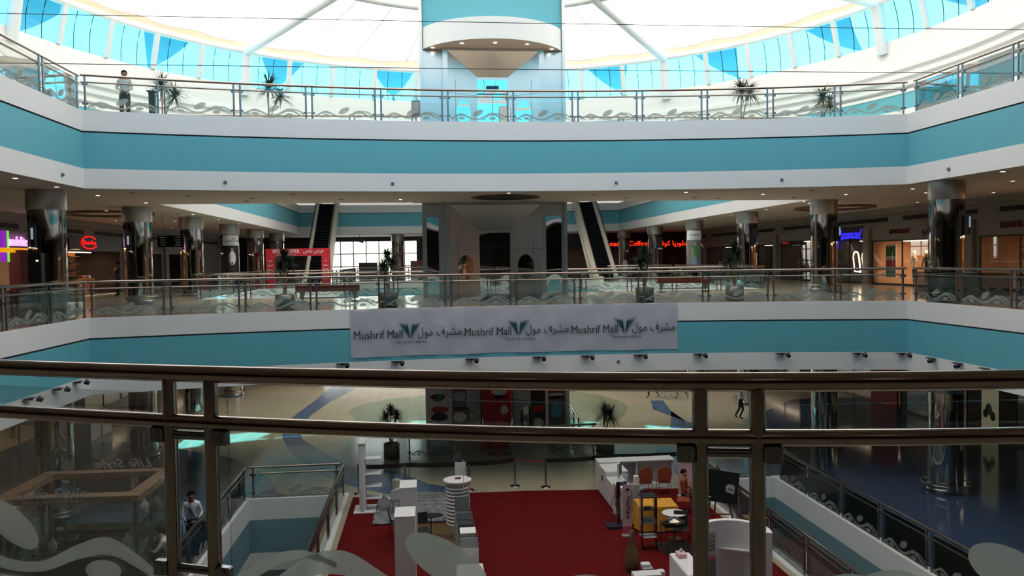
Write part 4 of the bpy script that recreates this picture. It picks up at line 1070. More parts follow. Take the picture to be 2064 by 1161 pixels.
figure('person', 'walking person in black trousers beside the pushchair', (12.6, 44.0, 0), R(-60), [((-.22, -.15, 1.15), (-.15, -.4, 1.05)), ((.22, -.15, 1.15), (.15, -.4, 1.05))], {'skin': 'skin', 'top': 'navy', 'leg': 'black', 'shoe': 'black'},
       legs=[((-.1, -.22, .52), (-.1, -.25, .1), (-.1, -.42, .04)), ((.1, .05, .5), (.1, .38, .14), (.1, .28, .03))])
figure('person', 'person in grey trousers striding ahead of the pushchair', (14.1, 43.4, 0), R(-60), [((-.22, 0, 1.15), (-.2, -.1, .95)), ((.22, 0, 1.15), (.2, .1, .95))], {'skin': 'skin', 'top': 'black', 'leg': 'grey', 'shoe': 'black'},
       legs=[((-.1, -.25, .52), (-.1, -.3, .1), (-.1, -.47, .04)), ((.1, .05, .5), (.1, .42, .14), (.1, .32, .03))])
t = thing('pushchair', 'light frame pushchair between the two walkers', 'pushchair', (13.2, 43.6, 0), R(30))
for sx in (-.22, .22):
    for sy in (-.3, .3): b = MB(); b.tube([(sx, sy+.14*math.cos(2*PI*k/16), .14+.14*math.sin(2*PI*k/16)) for k in range(16)], .016, 6, closed=True); b.build('wheel', 'ltgrey', t)
b = MB()
for sx in (-.22, .22): b.tube([(sx, -.3, .14), (sx, 0, .6), (sx, .45, 1.0)], .014, 6); b.tube([(sx, .3, .14), (sx, -.05, .62)], .014, 6)
b.tube([(-.22, .45, 1.0), (.22, .45, 1.0)], .018, 6); b.build('frame', 'ltgrey', t); b = MB(); b.rbox(-.2, .2, -.2, .12, .4, .5, .03); b.box(-.2, .2, .08, .14, .45, .85); b.build('seat', 'grey', t)
figure('person', 'person in a white robe at the railing near the right escalator', (16.2, 64.5, L1), R(20), [((-.24, 0, 1.15), (-.2, -.1, .95)), ((.24, 0, 1.15), (.2, -.1, .95))], {'skin': 'skin', 'top': 'shirt_white', 'leg': 'shirt_white', 'shoe': 'black'}, thobe=True, height=1.7)
figure('person', 'seated person in a white top behind the right hand plants', (20.6, 54.6, L1), R(-30), [((-.24, -.05, 1.15), (-.1, -.25, 1.1)), ((.24, -.05, 1.15), (.1, -.25, 1.1))], {'skin': 'skin2', 'top': 'shirt_white', 'leg': 'inkred', 'shoe': 'black'}, pose='sit')
t = thing('cafe_chair', 'dark chair under the seated person in a white top', 'chair', (20.5, 54.95, L1), R(-30)); MB().rbox(-.24, .24, -.24, .24, .41, .46, .01).build('seat', 'dark', t); MB().rbox(-.24, .24, .22, .26, .46, .9, .01).build('backrest', 'dark', t)
for sx in (-.2, .2):
    for sy in (-.2, .2): MB().cyl(sx, sy, 0, .41, .018, 8).build('leg', 'dark', t)
figure('person', 'dark clad shopper by the shoe shop on the left gallery', (-16.1, 43.4, L1), R(-50), [((-.24, 0, 1.15), (-.2, -.15, .98)), ((.24, 0, 1.15), (.2, -.15, .98))], {'skin': 'skin', 'top': 'black', 'leg': 'navy', 'shoe': 'black'}, height=1.78)
figure('person', 'seated woman in orange behind the nearest right post', (7.9, 24.15, 0), R(60), [((-.22, -.05, 1.15), (-.1, -.3, 1.12)), ((.22, -.05, 1.15), (.1, -.3, 1.12))], {'skin': 'skin2', 'top': 'orange', 'leg': 'black', 'shoe': 'black'}, pose='sit', height=1.65)

# ------------------------------------------------------------------ plants
def blade(b, o, a, el, ln, wd, mi=0, droop=.6):
    n = 4; v = []; f = []; side = Vector((-math.sin(a), math.cos(a), 0)); p = Vector(o); e = el
    for i in range(n+1):
        w_ = wd*(1-(i/n)**1.5)+.002; v += [p-side*w_, p+side*w_]
        p = p+Vector((math.cos(a)*math.cos(e), math.sin(a)*math.cos(e), math.sin(e)))*ln/n; e -= droop/n*(1+i*.5)
    for i in range(n): f.append((2*i, 2*i+1, 2*i+3, 2*i+2))
    b.add(v, f, mi)
def plant(seed, label, loc, pot_r=.33, pot_h=.54, H=2.0, stems=((0, 0, 1), (.12, .08, .7)), leafl=.5, nleaf=90, group=None, grass=False, conical=False):
    random.seed(seed); t = thing('potted_plant', label, 'plant', loc, 0, group)
    b = MB(); b.lathe([(pot_r*.93, 0), (pot_r, .02), (pot_r, pot_h-.01), (pot_r-.02, pot_h), (pot_r-.04, pot_h-.06)], 28); b.add([(pot_r*.93*math.cos(2*PI*k/28), pot_r*.93*math.sin(2*PI*k/28), .001) for k in range(28)], [tuple(range(27, -1, -1))]); b.build('pot', 'pot', t)
    b = MB(); b.cyl(0, 0, pot_h-.08, pot_h-.05, pot_r-.03, 20); b.build('soil', 'soil', t)
    lf = MB()
    for sx, sy, hh in stems:
        top = pot_h+(H-pot_h-leafl*.5)*hh; b = MB()
        pts = [(sx*.2, sy*.2, pot_h-.07), (sx*.7+random.uniform(-.03, .03), sy*.7, pot_h+(top-pot_h)*.5), (sx*1.6, sy*1.6, top)]
        b.tube(pts, .03, 7, rs=[.03, .022, .018]); b.build('stem', 'trunk', t)
        for k in range(int(nleaf*hh)):
            blade(lf, (sx*1.6, sy*1.6, top+random.uniform(-.12, .05)), random.uniform(0, 2*PI), random.uniform(-.6, 1.35), leafl*random.uniform(.7, 1.15), .024 if not grass else .014, droop=random.uniform(.2, 1.1))
    lf.build('leaf_crown', 'leaf', t); return t
for i, (x, lb) in enumerate(((-9.4, 'spiky dracaena by the man in uniform behind the top railing'), (-5.67, 'spiky dracaena, second from the left on the top bridge'), (12.2, 'twin stemmed dracaena right of the lift on the top bridge'), (15.5, 'drooping dracaena at the right end of the top bridge'))):
    plant(10+i, lb, (x, 30, L2), H=2.0 if i < 3 else 1.75, leafl=.66, stems=((0, 0, 1), (.25, .1, .72)) if i != 2 else ((0, 0, 1), (.22, 0, .93)), nleaf=120, group='dracaenas on the top bridge')
for i, (x, H_, lb) in enumerate(((-4.9, 2.05, 'potted plant left of the red bench behind the upper bridge railing'), (-1.4, 2.0, 'bushy potted plant between the left bench and the lift'), (7.75, 2.0, 'potted plant right of the lift on the upper bridge'), (11.1, 2.1, 'potted plant in front of the right red bench'))):
    plant(20+i, lb, (x, 28.0, L1), pot_r=.33, pot_h=.53, H=H_, stems=((0, 0, 1), (.1, .05, .8), (-.1, .05, .7)), leafl=.46, nleaf=150, group='large pots on the upper bridge')
plant(31, 'dark leaved potted plant left of the ground floor lift', (-1.6, 32.35, 0), .32, .6, 2.15, stems=((0, 0, 1), (.15, 0, .85), (-.14, 0, .8)), leafl=.45, nleaf=110)
plant(32, 'drooping grassy potted plant right of the ground floor lift', (7.1, 31.9, 0), .38, .62, 2.0, stems=((0, 0, 1), (.15, 0, .85)), leafl=.75, nleaf=170, grass=True)
# ------------------------------------------------------------------ benches
def bench(loc, label):
    t = thing('bench', label, 'bench', loc, 0, 'benches on the upper bridge'); b = MB(); b.rbox(-1.27, 1.27, -.22, .22, .42, .5, .02); b.build('seat', 'bench', t)
    b = MB(); b.rbox(-1.27, 1.27, -.26, -.2, .46, .68, .02); b.build('backrest', 'bench', t)
    for s_ in (-1, 1):
        b = MB(); b.add([(s_*1.17, -.05, .42), (s_*.93, -.05, .42), (s_*1.08, -.05, .12), (s_*1.02, -.05, .12), (s_*1.17, .05, .42), (s_*.93, .05, .42), (s_*1.08, .05, .12), (s_*1.02, .05, .12)], [(0,1,3,2),(4,6,7,5),(0,4,5,1),(2,3,7,6),(0,2,6,4),(1,5,7,3)])
        b.box(s_*1.05-.14, s_*1.05+.14, -.22, .22, .0, .04); b.tube([(s_*1.05, 0, .02), (s_*1.05, 0, .14)], .03, 8); b.build('leg', 'steel2', t)
    b = MB(); b.tube([(-1.2, 0, .16), (1.2, 0, .16)], .025, 8); b.build('foot_rail', 'steel2', t)
bench((-4.05, 33.1, L1), 'red wooden bench left of the lift tower'); bench((11.7, 35.7, L1), 'red wooden bench right of the lift tower')

# ------------------------------------------------------------------ exhibition stand on the red carpet
cp_ = plate('red_carpet', [[(-2.66, 13.5), (-2.66, 27.05), (3.2, 26.9), (8.76, 26.35), (8.76, 13.5)]], .012, 'carpet'); tag(cp_, 'large red carpet under the exhibition stand between the stairwells', 'carpet')
def solid(name, T, boxes, m, parent, ch=.008):
    b = MB()
    for bx in boxes: b.rbox(*bx, ch, 0, T)
    return b.build(name, m, parent)
def simple(name, label, cat, loc, rz=0, group=None): return thing(name, label, cat, loc, rz, group)
def rug(name, pts, m, label, hh=.03):
    random.seed(3); b = MB(); b.prism(pts, .016, .016+hh); x0 = min(p[0] for p in pts); x1 = max(p[0] for p in pts); y0 = min(p[1] for p in pts); y1 = max(p[1] for p in pts)
    n = 26; v = []; f = []
    for i in range(n+1):
        for j in range(n+1): v.append((x0+(x1-x0)*i/n+random.uniform(-.02, .02), y0+(y1-y0)*j/n+random.uniform(-.02, .02), .016+hh+random.uniform(0, .035)))
    for i in range(n):
        for j in range(n): a_ = i*(n+1)+j; f.append((a_, a_+n+1, a_+n+2, a_+1))
    b.add(v, f, 0, True); return tag(b.build(name, m), label, 'rug')
rug('rug', [(-1.8, 24.1), (.48, 24.0), (.44, 26.95), (-1.75, 26.85)], 'rug', 'silvery grey shaggy rug behind the white pedestals')
rug('rug', [(-.95, 21.75), (.66, 21.7), (.7, 23.72), (-.95, 23.8)], 'rugtan', 'tan shaggy rug in front of the grey one')
def pedestal(x0, x1, y0, y1, h, label, m='displaywhite'):
    t = simple('display_pedestal', label, 'pedestal', ((x0+x1)/2, (y0+y1)/2, 0)); w_, d = (x1-x0)/2, (y1-y0)/2
    solid('body', Matrix(), [(-w_, w_, -d, d, .014, h-.02)], m, t); solid('top_plate', Matrix(), [(-w_-.004, w_+.004, -d-.004, d+.004, h-.02, h)], m, t, .004); return t
pedestal(-.88, -.42, 21.62, 22.38, 1.8, 'tall white pedestal nearer the rugs, the rear one of two')
pedestal(-.92, -.42, 19.15, 19.93, 1.8, 'tall white pedestal closest to the frosted leaf, the front one of two')
t = simple('shelf_stand', 'tall white display panel with four side shelves at the carpet corner', 'display stand', (-2.12, 25.55, 0))
solid('panel', Matrix(), [(-.17, .02, -.3, .3, .014, 2.2)], 'displaywhite', t, .04); solid('base_plate', Matrix(), [(-.36, .42, -.34, .5, .014, .05)], 'displaywhite', t)
for z in (.42, .8, 1.2, 1.68): solid('shelf', Matrix(), [(.02, .52, -.2, .22, z, z+.03)], 'displaywhite', t)
solid('header', Matrix(), [(-.19, .06, -.32, .32, 2.2, 2.26)], 'displaywhite', t, .02)
# slatted round display
t = simple('round_display', 'white slatted round display drum with overhanging disc top', 'display stand', (.76, 23.75, 0)); r_ = .36
b = MB()
for k in range(12):
    z = .03+k*.108; b.lathe([(r_-.02, z), (r_, z), (r_, z+.085), (r_-.02, z+.085)], 32)
b.build('slat_ring', 'displaywhite', t); b = MB(); b.lathe([(r_-.03, .014), (r_-.03, 1.34)], 24); b.build('inner_drum', 'grey', t)
b = MB(); b.cyl(0, 0, 1.34, 1.38, .42, 40); b.build('disc_top', 'displaywhite', t)
o = MB().rbox(-.09, .09, -.06, .06, 0, .04, .008).build('product_box', 'inkred'); o.location = (.78, 23.8, 1.38); tag(o, 'little dark red box lying on the round white display top', 'box')
# acrylic cases in a row
def case(loc, w_, d, h, ht, label, topm='ltgrey', base='ltgrey'):
    t = simple('acrylic_case', label, 'display case', loc, 0, 'row of acrylic cases')
    solid('base', Matrix(), [(-w_/2, w_/2, -d/2, d/2, .014, h)], base, t); b = MB(); b.box(-w_/2, w_/2, -d/2, d/2, h+.002, h+ht); b.build('cover', 'acrylic', t)
    b = MB(); b.box(-w_/2+.02, w_/2-.02, -.01, .01, h+.004, h+ht*.8); b.build('divider', topm, t); return t
case((.84, 22.55, 0), .44, .5, .85, .45, 'acrylic case right behind the row, before the round display')
case((.85, 21.5, 0), .44, .5, .9, .22, 'second acrylic case back from the white topped one')
case((.86, 20.55, 0), .44, .5, .9, .22, 'acrylic case just behind the white topped one', 'grey')
case((.88, 19.55, 0), .46, .55, .9, .2, 'acrylic case with a bright white plate, nearest of the row', 'white', 'displaywhite')
b = MB(); b.rbox(-.2, .2, -.22, .22, 0, .02, .004); o = b.build('white_plate', 'white'); o.location = (.88, 19.95, 1.1); tag(o, 'bright white plate lying on the nearest acrylic cases', 'plate')
t = simple('plinth', 'white sloping plinth under the nearest acrylic case', 'plinth', (.85, 18.75, 0)); solid('body', Matrix(), [(-.3, .34, -.8, .3, .014, .6)], 'displaywhite', t)
t = simple('display_pedestal', 'white pedestal with clear box standing behind the round display', 'pedestal', (.95, 26.5, 0)); solid('body', Matrix(), [(-.18, .18, -.2, .2, .014, 1.25)], 'displaywhite', t); b = MB(); b.box(-.18, .18, -.2, .2, 1.252, 1.62); b.build('clear_box', 'acrylic', t)
b = MB(); b.tube([(.0, 0, .0), (.0, 0, .9)], .012, 6); o = b.build('metal_rod', 'white'); o.location = (.9, 22.75, 1.31); tag(o, 'thin upright white rod on the rearmost acrylic case', 'rod')
# chairs
def shell_chair(loc, rz, m, label, legm='steel2', shell='shell'):
    t = simple('shell_chair', label, 'chair', loc, rz); b = MB(); n = 10; v = []; f = []
    for i in range(n+1):
        for j in range(9):
            u = i/n; w_ = (j-4)/4; 
            if u < .5: y, z = .22-.44*(u/.5)*1.0, .44+.02*w_*w_
            else: y, z = -.22-.06*(u-.5)/.5, .44+.42*(u-.5)/.5
            v.append((.24*w_*(1-.25*max(0, u-.6)), -y+.06*w_*w_*(-1 if u > .5 else 0), z+.05*w_*w_*(u < .5)+(-.08*w_*w_ if u > .85 else 0)))
    for i in range(n):
        for j in range(8): f.append((i*9+j, i*9+j+1, (i+1)*9+j+1, (i+1)*9+j))
    b.add(v, f, 0, True); o = b.build(shell, m, t); so_ = o.modifiers.new('thick', 'SOLIDIFY'); so_.thickness = .012
    for sx in (-1, 1):
        for sy in (-1, 1): b = MB(); b.tube([(sx*.1, sy*.1, .44), (sx*.2, sy*.2, .02)], .011, 6); b.build('leg', legm, t)
    return t
shell_chair((-1.15, 25.2, 0), R(200), 'displaywhite', 'white shell chair half hidden behind the rear pedestal')
shell_chair((-1.0, 26.3, 0), R(150), 'cream', 'cream rounded chair behind the white shell chair')
def plain_chair(loc, rz, label, m='dark', legm='steel2', cat='chair', h=.86, seat_h=.45):
    t = simple('side_chair', label, cat, loc, rz); solid('seat', Matrix(), [(-.21, .21, -.2, .21, seat_h-.02, seat_h)], m, t)
    b = MB(); b.rbox(-.2, .2, -.008, .008, 0, h-seat_h-.1, .006, 0, rotT((0, .22, seat_h+.1), 0, R(-10))); b.build('backrest', m, t)
    for sx in (-1, 1):
        b = MB(); b.tube([(sx*.2, .22, seat_h+.2), (sx*.2, .19, seat_h-.02), (sx*.21, .24, .02)], .011, 6); b.build('leg', legm, t)
        b = MB(); b.tube([(sx*.2, -.17, seat_h-.02), (sx*.21, -.21, .02)], .011, 6); b.build('leg', legm, t)
    return t
plain_chair((-1.0, 22.9, 0), R(100), 'dark chair left of the pedestals, tilted away')
plain_chair((-.3, 22.15, 0), R(10), 'small dark chair tucked under the black oval table')
plain_chair((6.85, 21.2, 0), R(-15), 'dark chair drawn up to the round white table', 'dark')
t = simple('side_table', 'black oval side table on the tan rug', 'table', (-.1, 22.6, 0)); b = MB(); n = 28
b.prism([(.36*math.cos(2*PI*k/n)*(1+.12*math.cos(2*PI*k/n)), .22*math.sin(2*PI*k/n)) for k in range(n)], .68, .70); b.build('table_top', 'black', t)
b = MB(); b.cyl(.05, 0, .06, .68, .018, 10); b.build('stem', 'black', t); b = MB()
for k in range(4): a_ = PI/4+k*PI/2; b.tube([(.05, 0, .075), (.05+.24*math.cos(a_), .24*math.sin(a_), .06)], .012, 6)
b.build('foot_cross', 'black', t)
# counters
def counter(x0, x1, y0, y1, h, label, dark=None, openback=False):
    t = simple('white_counter', label, 'counter', ((x0+x1)/2, (y0+y1)/2, 0)); w_, d = (x1-x0)/2, (y1-y0)/2
    solid('top', Matrix(), [(-w_, w_, -d, d, h-.04, h)], 'displaywhite', t, .006)
    if openback:
        solid('back_panel', Matrix(), [(-w_+.01, w_-.01, d-.05, d-.01, .014, h-.04)], 'displaywhite', t); solid('kick_board', Matrix(), [(-w_+.01, w_-.01, -d+.08, d-.05, .014, .16)], 'displaywhite', t)
        for q in (-w_+.02, 0, w_-.05): solid('upright', Matrix(), [(q, q+.03, -d+.02, d-.05, .16, h-.04)], 'displaywhite', t)
    else: solid('body', Matrix(), [(-w_+.01, w_-.01, -d+.01, d-.01, .014, h-.04)], 'displaywhite', t)
    return t
counter(5.66, 8.33, 26.5, 27.05, 1.0, 'long white reception counter behind the orange chairs', openback=True)
counter(5.66, 6.42, 25.42, 26.48, .95, 'short white counter joined to the left end of the long one')
counter(5.66, 6.2, 24.45, 25.38, .8, 'lower white counter section with a monitor', None)
counter(5.62, 6.0, 23.45, 24.2, .98, 'white podium with a dark cloth on top')
b = MB(); b.box(0, .008, -.1, .1, 0, .16); o = b.build('notice', 'wood'); o.location = (5.645, 25.9, .55); tag(o, 'small tan notice stuck on the side of the white counter', 'notice')
b = MB(); b.box(0, .008, -.14, .14, 0, .6); o = b.build('side_poster', 'hotpink'); o.location = (5.608, 23.8, .3); tag(o, 'faded pink poster on the side of the podium', 'poster')
t = simple('monitor', 'white desktop monitor on the lower counter', 'monitor', (6.0, 24.9, .8), R(65)); solid('stand', Matrix(), [(-.12, .12, -.08, .08, 0, .02), (-.03, .03, -.02, .02, .02, .2)], 'displaywhite', t); solid('screen', Matrix(), [(-.27, .27, -.03, .02, .15, .6)], 'displaywhite', t); b = MB(); b.box(-.24, .24, -.034, -.028, .2, .57); b.build('glass_face', 'grey', t)
b = MB(); b.ball((0, 0, .05), .17, .1, .05); b.ball((.12, .03, .06), .08, .07, .05); o = b.build('cloth_bundle', 'navy'); o.location = (5.78, 23.75, .98); tag(o, 'crumpled navy cloth on the podium', 'cloth')
t = simple('coffee_machine', 'small white machine at the corner of the podium', 'machine', (6.15, 23.4, 0)); solid('cabinet', Matrix(), [(-.1, .1, -.1, .1, .014, 1.1)], 'ltgrey', t); solid('hopper', Matrix(), [(-.07, .07, -.07, .07, 1.1, 1.35)], 'displaywhite', t)
# banquet chairs
def banquet(loc, rz, label):
    t = simple('banquet_chair', label, 'chair', loc, rz, 'orange banquet chairs'); solid('seat', Matrix(), [(-.21, .21, -.22, .2, .41, .48)], 'orange', t, .03)
    n = 14; pts = [(-.19, .5), (-.23, .72), (-.21, .88)]+[(-.21+.42*k/n, .88+.085*math.sin(PI*k/n)) for k in range(1, n)]+[(.21, .88), (.23, .72), (.19, .5)]
    T = Matrix.Translation((0, -.2, 0)) @ Matrix.Rotation(PI/2, 4, 'X'); b = MB(); b.prism(pts, -.02, .03, 0, T); bk = b.build('backrest', 'orange', t)
    b = MB(); b.tube([(x, -.2, z) for x, z in pts], .012, 6); b.build('back_frame', 'wood', bk)
    for sx in (-1, 1):
        for sy, dy in ((-.2, -.07), (.18, .04)): b = MB(); b.tube([(sx*.19, sy, .42), (sx*.2, sy+dy*.5, .2), (sx*.21, sy+dy, .01)], .012, 6); b.build('leg', 'wood', t)
banquet((7.1, 25.9, 0), 0, 'left orange banquet chair at the long white counter'); banquet((7.75, 25.9, 0), R(-4), 'right orange banquet chair at the long white counter')
banquet((7.75, 23.75, 0), R(70), 'orange chair under the seated woman behind the post')
t = simple('blue_stool', 'pale blue seat left of the orange chairs', 'stool', (6.55, 25.0, 0)); solid('seat', Matrix(), [(-.22, .22, -.18, .18, .46, .52)], 'bluefab', t, .02)
for sx in (-1, 1):
    for sy in (-1, 1): MB().cyl(sx*.18, sy*.14, .012, .46, .012, 6).build('leg', 'black', t)
# yellow table
t = simple('cloth_table', 'square table under a golden yellow cloth', 'table', (6.52, 22.6, 0), R(-3)); b = MB(); w_, d = .56, .42; n = 16; ring = []
for k in range(4*n):
    e, u = divmod(k, n); u = u/n*2-1; x, y = ((u, -1), (1, u), (-u, 1), (-1, -u))[e]; ring.append((x, y))
v = [(0, 0, .752)]+[(x*w_, y*d, .752) for x, y in ring]+[(x*(w_+.03+.03*math.sin(k*.9)), y*(d+.03+.03*math.sin(k*.9)), .4) for k, (x, y) in enumerate(ring)]+[(x*(w_+.06+.05*math.sin(k*.9)), y*(d+.06+.05*math.sin(k*.9)), .06+.05*(abs(x*y) > .8)) for k, (x, y) in enumerate(ring)]
m_ = 4*n; f = [(0, 1+k, 1+(k+1) % m_) for k in range(m_)]+[(1+q*m_+k, 1+(q+1)*m_+k, 1+(q+1)*m_+(k+1) % m_, 1+q*m_+(k+1) % m_) for q in range(2) for k in range(m_)]
b.add(v, f, 0, False); b.build('tablecloth', 'yellow', t); b = MB(); b.rbox(-.54, .54, -.4, .4, .72, .745, .005); b.build('table_board', 'wood', t)
for sx in (-1, 1):
    for sy in (-1, 1): MB().cyl(sx*.48, sy*.34, .014, .72, .02, 8).build('leg', 'dark', t)
t = simple('round_table', 'small round white table beside the yellow one', 'table', (6.78, 21.62, 0)); MB().cyl(0, 0, .73, .75, .34, 36).build('table_top', 'displaywhite', t); MB().cyl(0, 0, .03, .73, .025, 12).build('stem', 'steel2', t); MB().cyl(0, 0, .014, .03, .2, 24).build('foot', 'steel2', t)
# literature stand with curved rods, pink banner, acrylic tower
t = simple('brochure_stand', 'dark brochure stand with curved chrome rods left of the pink banner', 'stand', (5.4, 22.8, 0)); solid('base', Matrix(), [(-.3, .26, -.2, .2, .014, .1)], 'navy', t)
b = MB(); b.rbox(.0, .12, .0, .05, .1, 1.35, .01); b.build('post', 'black', t)
for sx in (-.2, .0): b = MB(); b.tube([(sx-.03, -.15, .1), (sx-.01, -.1, .5), (sx+.08, 0, .85), (sx+.2, .02, 1.05)], .012, 6); b.build('chrome_rod', 'steel', t)
for z in (.45, .8): solid('tray', Matrix(), [(-.14, .1, -.1, .03, z, z+.015)], 'acrylic', t)
t = simple('banner_stand', 'narrow pink and white roll up banner lettered lengthwise', 'banner', (5.52, 22.0, 0)); b = MB(); b.box(-.13, .13, -.006, .006, .06, 1.5); b.build('banner_sheet', 'pink', t)
solid('base', Matrix(), [(-.15, .15, -.08, .1, .014, .06)], 'ltgrey', t); text('banner_lettering', 'VisaPure', .19, Matrix.Translation((.02, -.012, .86)) @ Matrix.Rotation(R(90), 4, 'Y') @ Matrix.Rotation(PI/2, 4, 'X') if False else Matrix.Translation((.03, -.012, .85)) @ Matrix.Rotation(PI/2, 4, 'X') @ Matrix.Rotation(-PI/2, 4, 'Z'), 'ink', t, .002)
b = MB(); b.add([(-.02, -.012, 1.3), (.05, -.012, 1.33), (.07, -.012, 1.38), (.0, -.012, 1.4), (-.04, -.012, 1.36)], [(0, 1, 2, 3, 4)]); b.build('emblem', 'ink', t); b = MB(); b.box(-.13, .13, -.009, -.007, .1, .3); b.build('lower_panel', 'hotpink', t)
t = simple('banner_stand', 'second pink banner standing at the right end of the counter', 'banner', (8.42, 25.5, 0)); b = MB(); b.box(-.28, .28, -.006, .006, .05, 1.6); b.build('banner_sheet', 'pink', t); solid('base', Matrix(), [(-.3, .3, -.08, .1, .014, .05)], 'ltgrey', t)
text('banner_lettering', 'VisaPure', .15, Matrix.Translation((0, -.012, 1.32)) @ Matrix.Rotation(PI/2, 4, 'X'), 'inkred', t, .002); text('banner_lettering', 'PHILIPS', .1, Matrix.Translation((0, -.012, 1.12)) @ Matrix.Rotation(PI/2, 4, 'X'), 'hotpink', t, .002)
t = simple('acrylic_tower', 'clear acrylic display tower with dark top shelf before the yellow table', 'display case', (5.85, 21.0, 0)); solid('top_shelf', Matrix(), [(-.22, .22, -.2, .2, 1.45, 1.49)], 'dark', t)
b = MB(); b.box(-.2, -.19, -.18, .18, .02, 1.45); b.box(.19, .2, -.18, .18, .02, 1.45); b.build('side_sheet', 'acrylic', t)
for z, m_ in ((.35, 'displaywhite'), (.75, 'grey'), (1.1, 'acrylic')): solid('shelf', Matrix(), [(-.19, .19, -.17, .17, z, z+.02)], m_, t)
o = MB().rbox(-.1, .1, -.08, .08, 0, .05, .01).build('phone_dock', 'black'); o.location = (5.83, 20.95, 1.12); tag(o, 'black gadget on the upper shelf of the acrylic tower', 'gadget')
o = MB().rbox(-.14, .14, -.1, .1, 0, .1, .03).build('shaver', 'grey'); o.location = (5.83, 21.0, .77); tag(o, 'grey device on the middle shelf of the acrylic tower', 'gadget')
t = simple('easel', 'wooden easel at the right edge of the carpet', 'easel', (8.3, 22.4, 0))
for pts in ([(-.4, -.15, .02), (-.02, 0, 1.75)], [(.5, -.15, .02), (.08, 0, 1.75)], [(.1, .5, .02), (.05, .03, 1.7)]): b = MB(); b.tube(pts, .025, 6); b.build('leg', 'wood', t)
b = MB(); b.tube([(-.25, -.13, .45), (.4, -.13, .4)], .02, 6); b.tube([(.03, 0, 1.5), (.03, 0, 1.85)], .025, 6); b.build('crossbar', 'wood', t)
t = simple('advert_board', 'black tilted board showing a silver appliance on the easel', 'board', (8.33, 22.13, 1.25)); T = Matrix.Rotation(R(11), 4, 'Y') @ Matrix.Rotation(R(-12), 4, 'X')
b = MB(); b.box(-.53, .53, -.015, .015, -.42, .48, 0, T); b.build('board', 'black', t)
b = MB(); b.add([(.16, -.02, -.1), (.4, -.02, -.14), (.42, -.02, .06), (.36, -.02, .12), (.2, -.02, .13), (.13, -.02, .05)], [(0, 1, 2, 3, 4, 5)], 0, False, T); b.build('appliance_print', 'silver', t)
b = MB(); b.add([(.2, -.024, -.04), (.38, -.024, -.06), (.38, -.024, .0), (.2, -.024, .02)], [(0, 1, 2, 3)], 0, False, T); b.build('appliance_panel', 'grey', t)
b = MB(); b.box(-.48, -.28, -.018, -.015, -.31, -.28, 0, T); b.build('printed_line', 'white', t)
# round white booth
t = simple('curved_booth', 'big curved white booth wall nearest the camera on the carpet', 'booth', (7.05, 17.9, 0)); b = MB()
r1, r2 = .86, .72; a0, a1 = R(-22), R(196); n = 48
pr = [(r1*math.cos(a0+(a1-a0)*k/n), r1*math.sin(a0+(a1-a0)*k/n)) for k in range(n+1)]+[(r2*math.cos(a1-(a1-a0)*k/n), r2*math.sin(a1-(a1-a0)*k/n)) for k in range(n+1)]
b.prism(pr, .014, 1.5, 0, None, (False, False)); N2 = 2*(n+1)
for k in range(n): 
    b.add([(*pr[k], 1.5), (*pr[k+1], 1.5), (*pr[N2-2-k], 1.5), (*pr[N2-1-k], 1.5)], [(0, 1, 2, 3)])
b.build('wall_shell', 'displaywhite', t)
b = MB(); b.prism([(.71*math.cos(R(100)-R(75)*k/16), .71*math.sin(R(100)-R(75)*k/16)) for k in range(17)], .8, .83); b.build('inner_shelf', 'displaywhite', t)
b = MB(); b.cyl(.79*math.cos(R(10)), .79*math.sin(R(10)), 1.5, 1.506, .05, 20); b.build('grommet', 'grey', t)
t = simple('booth_poster', 'poster about a pharmacy market inside the curved white booth', 'poster', (6.62, 18.33, .22)); T = Matrix.Rotation(R(32), 4, 'Z')
b = MB(); b.box(-.2, .2, -.008, 0, .0, 1.1, 0, T); b.build('poster_sheet', 'ltgrey', t)
for i, s_ in enumerate(('No. 1 in', 'European', 'pharmacy', 'market')): text('poster_lettering', s_, .1, T @ Matrix.Translation((.18, -.012, .98-.1*i)) @ Matrix.Rotation(PI/2, 4, 'X'), 'inkred', t, .001, align='RIGHT')
b = MB(); b.box(-.2, .2, -.014, -.01, .42, .5, 0, T); b.build('pink_stripe', 'hotpink', t); b = MB(); b.box(-.2, .2, -.014, -.01, .0, .41, 0, T); b.build('dark_photo', 'grey', t)
t = simple('side_counter', 'white rounded counter with pink inner face, nearest the camera', 'counter', (5.75, 17.4, 0)); solid('top', Matrix(), [(-.24, .24, -.75, .6, .95, 1.0)], 'displaywhite', t, .02)
solid('side_wall', Matrix(), [(-.24, -.18, -.75, .6, .014, .95)], 'displaywhite', t, .02); solid('inner_face', Matrix(), [(-.18, .24, .5, .58, .014, .95)], 'pink', t)
b = MB(); b.rbox(-.1, .1, -.13, .13, 0, .1, .01); o = b.build('tissue_box', 'pink'); o.location = (5.72, 17.75, 1.0); tag(o, 'pink tissue box on the nearest white counter', 'box')
b = MB(); b.add([(-.06, 0, .1), (.05, .02, .1), (.02, .0, .2), (-.02, .03, .17)], [(0, 1, 2), (0, 2, 3), (1, 2, 3)]); o2 = b.build('tissue', 'white'); o2.parent = o
b = MB(); b.lathe([(0, .01), (.2, .01), (.26, .04), (.2, .1), (.0, .16)], 24); b.ball((0, 0, .17), .03); o = b.build('serving_dish', 'steel'); o.location = (6.5, 20.75, .75); tag(o, 'shiny domed dish on the low glass table by the black mat', 'dish')
t = simple('low_table', 'low table with a glass top by the black mat', 'table', (6.5, 20.75, 0)); MB().box(-.35, .35, -.3, .3, .735, .75).build('glass_top', 'teal_glass', t)
for sx in (-.3, .3):
    for sy in (-.25, .25): MB().cyl(sx, sy, .03, .735, .014, 8).build('leg', 'steel2', t)
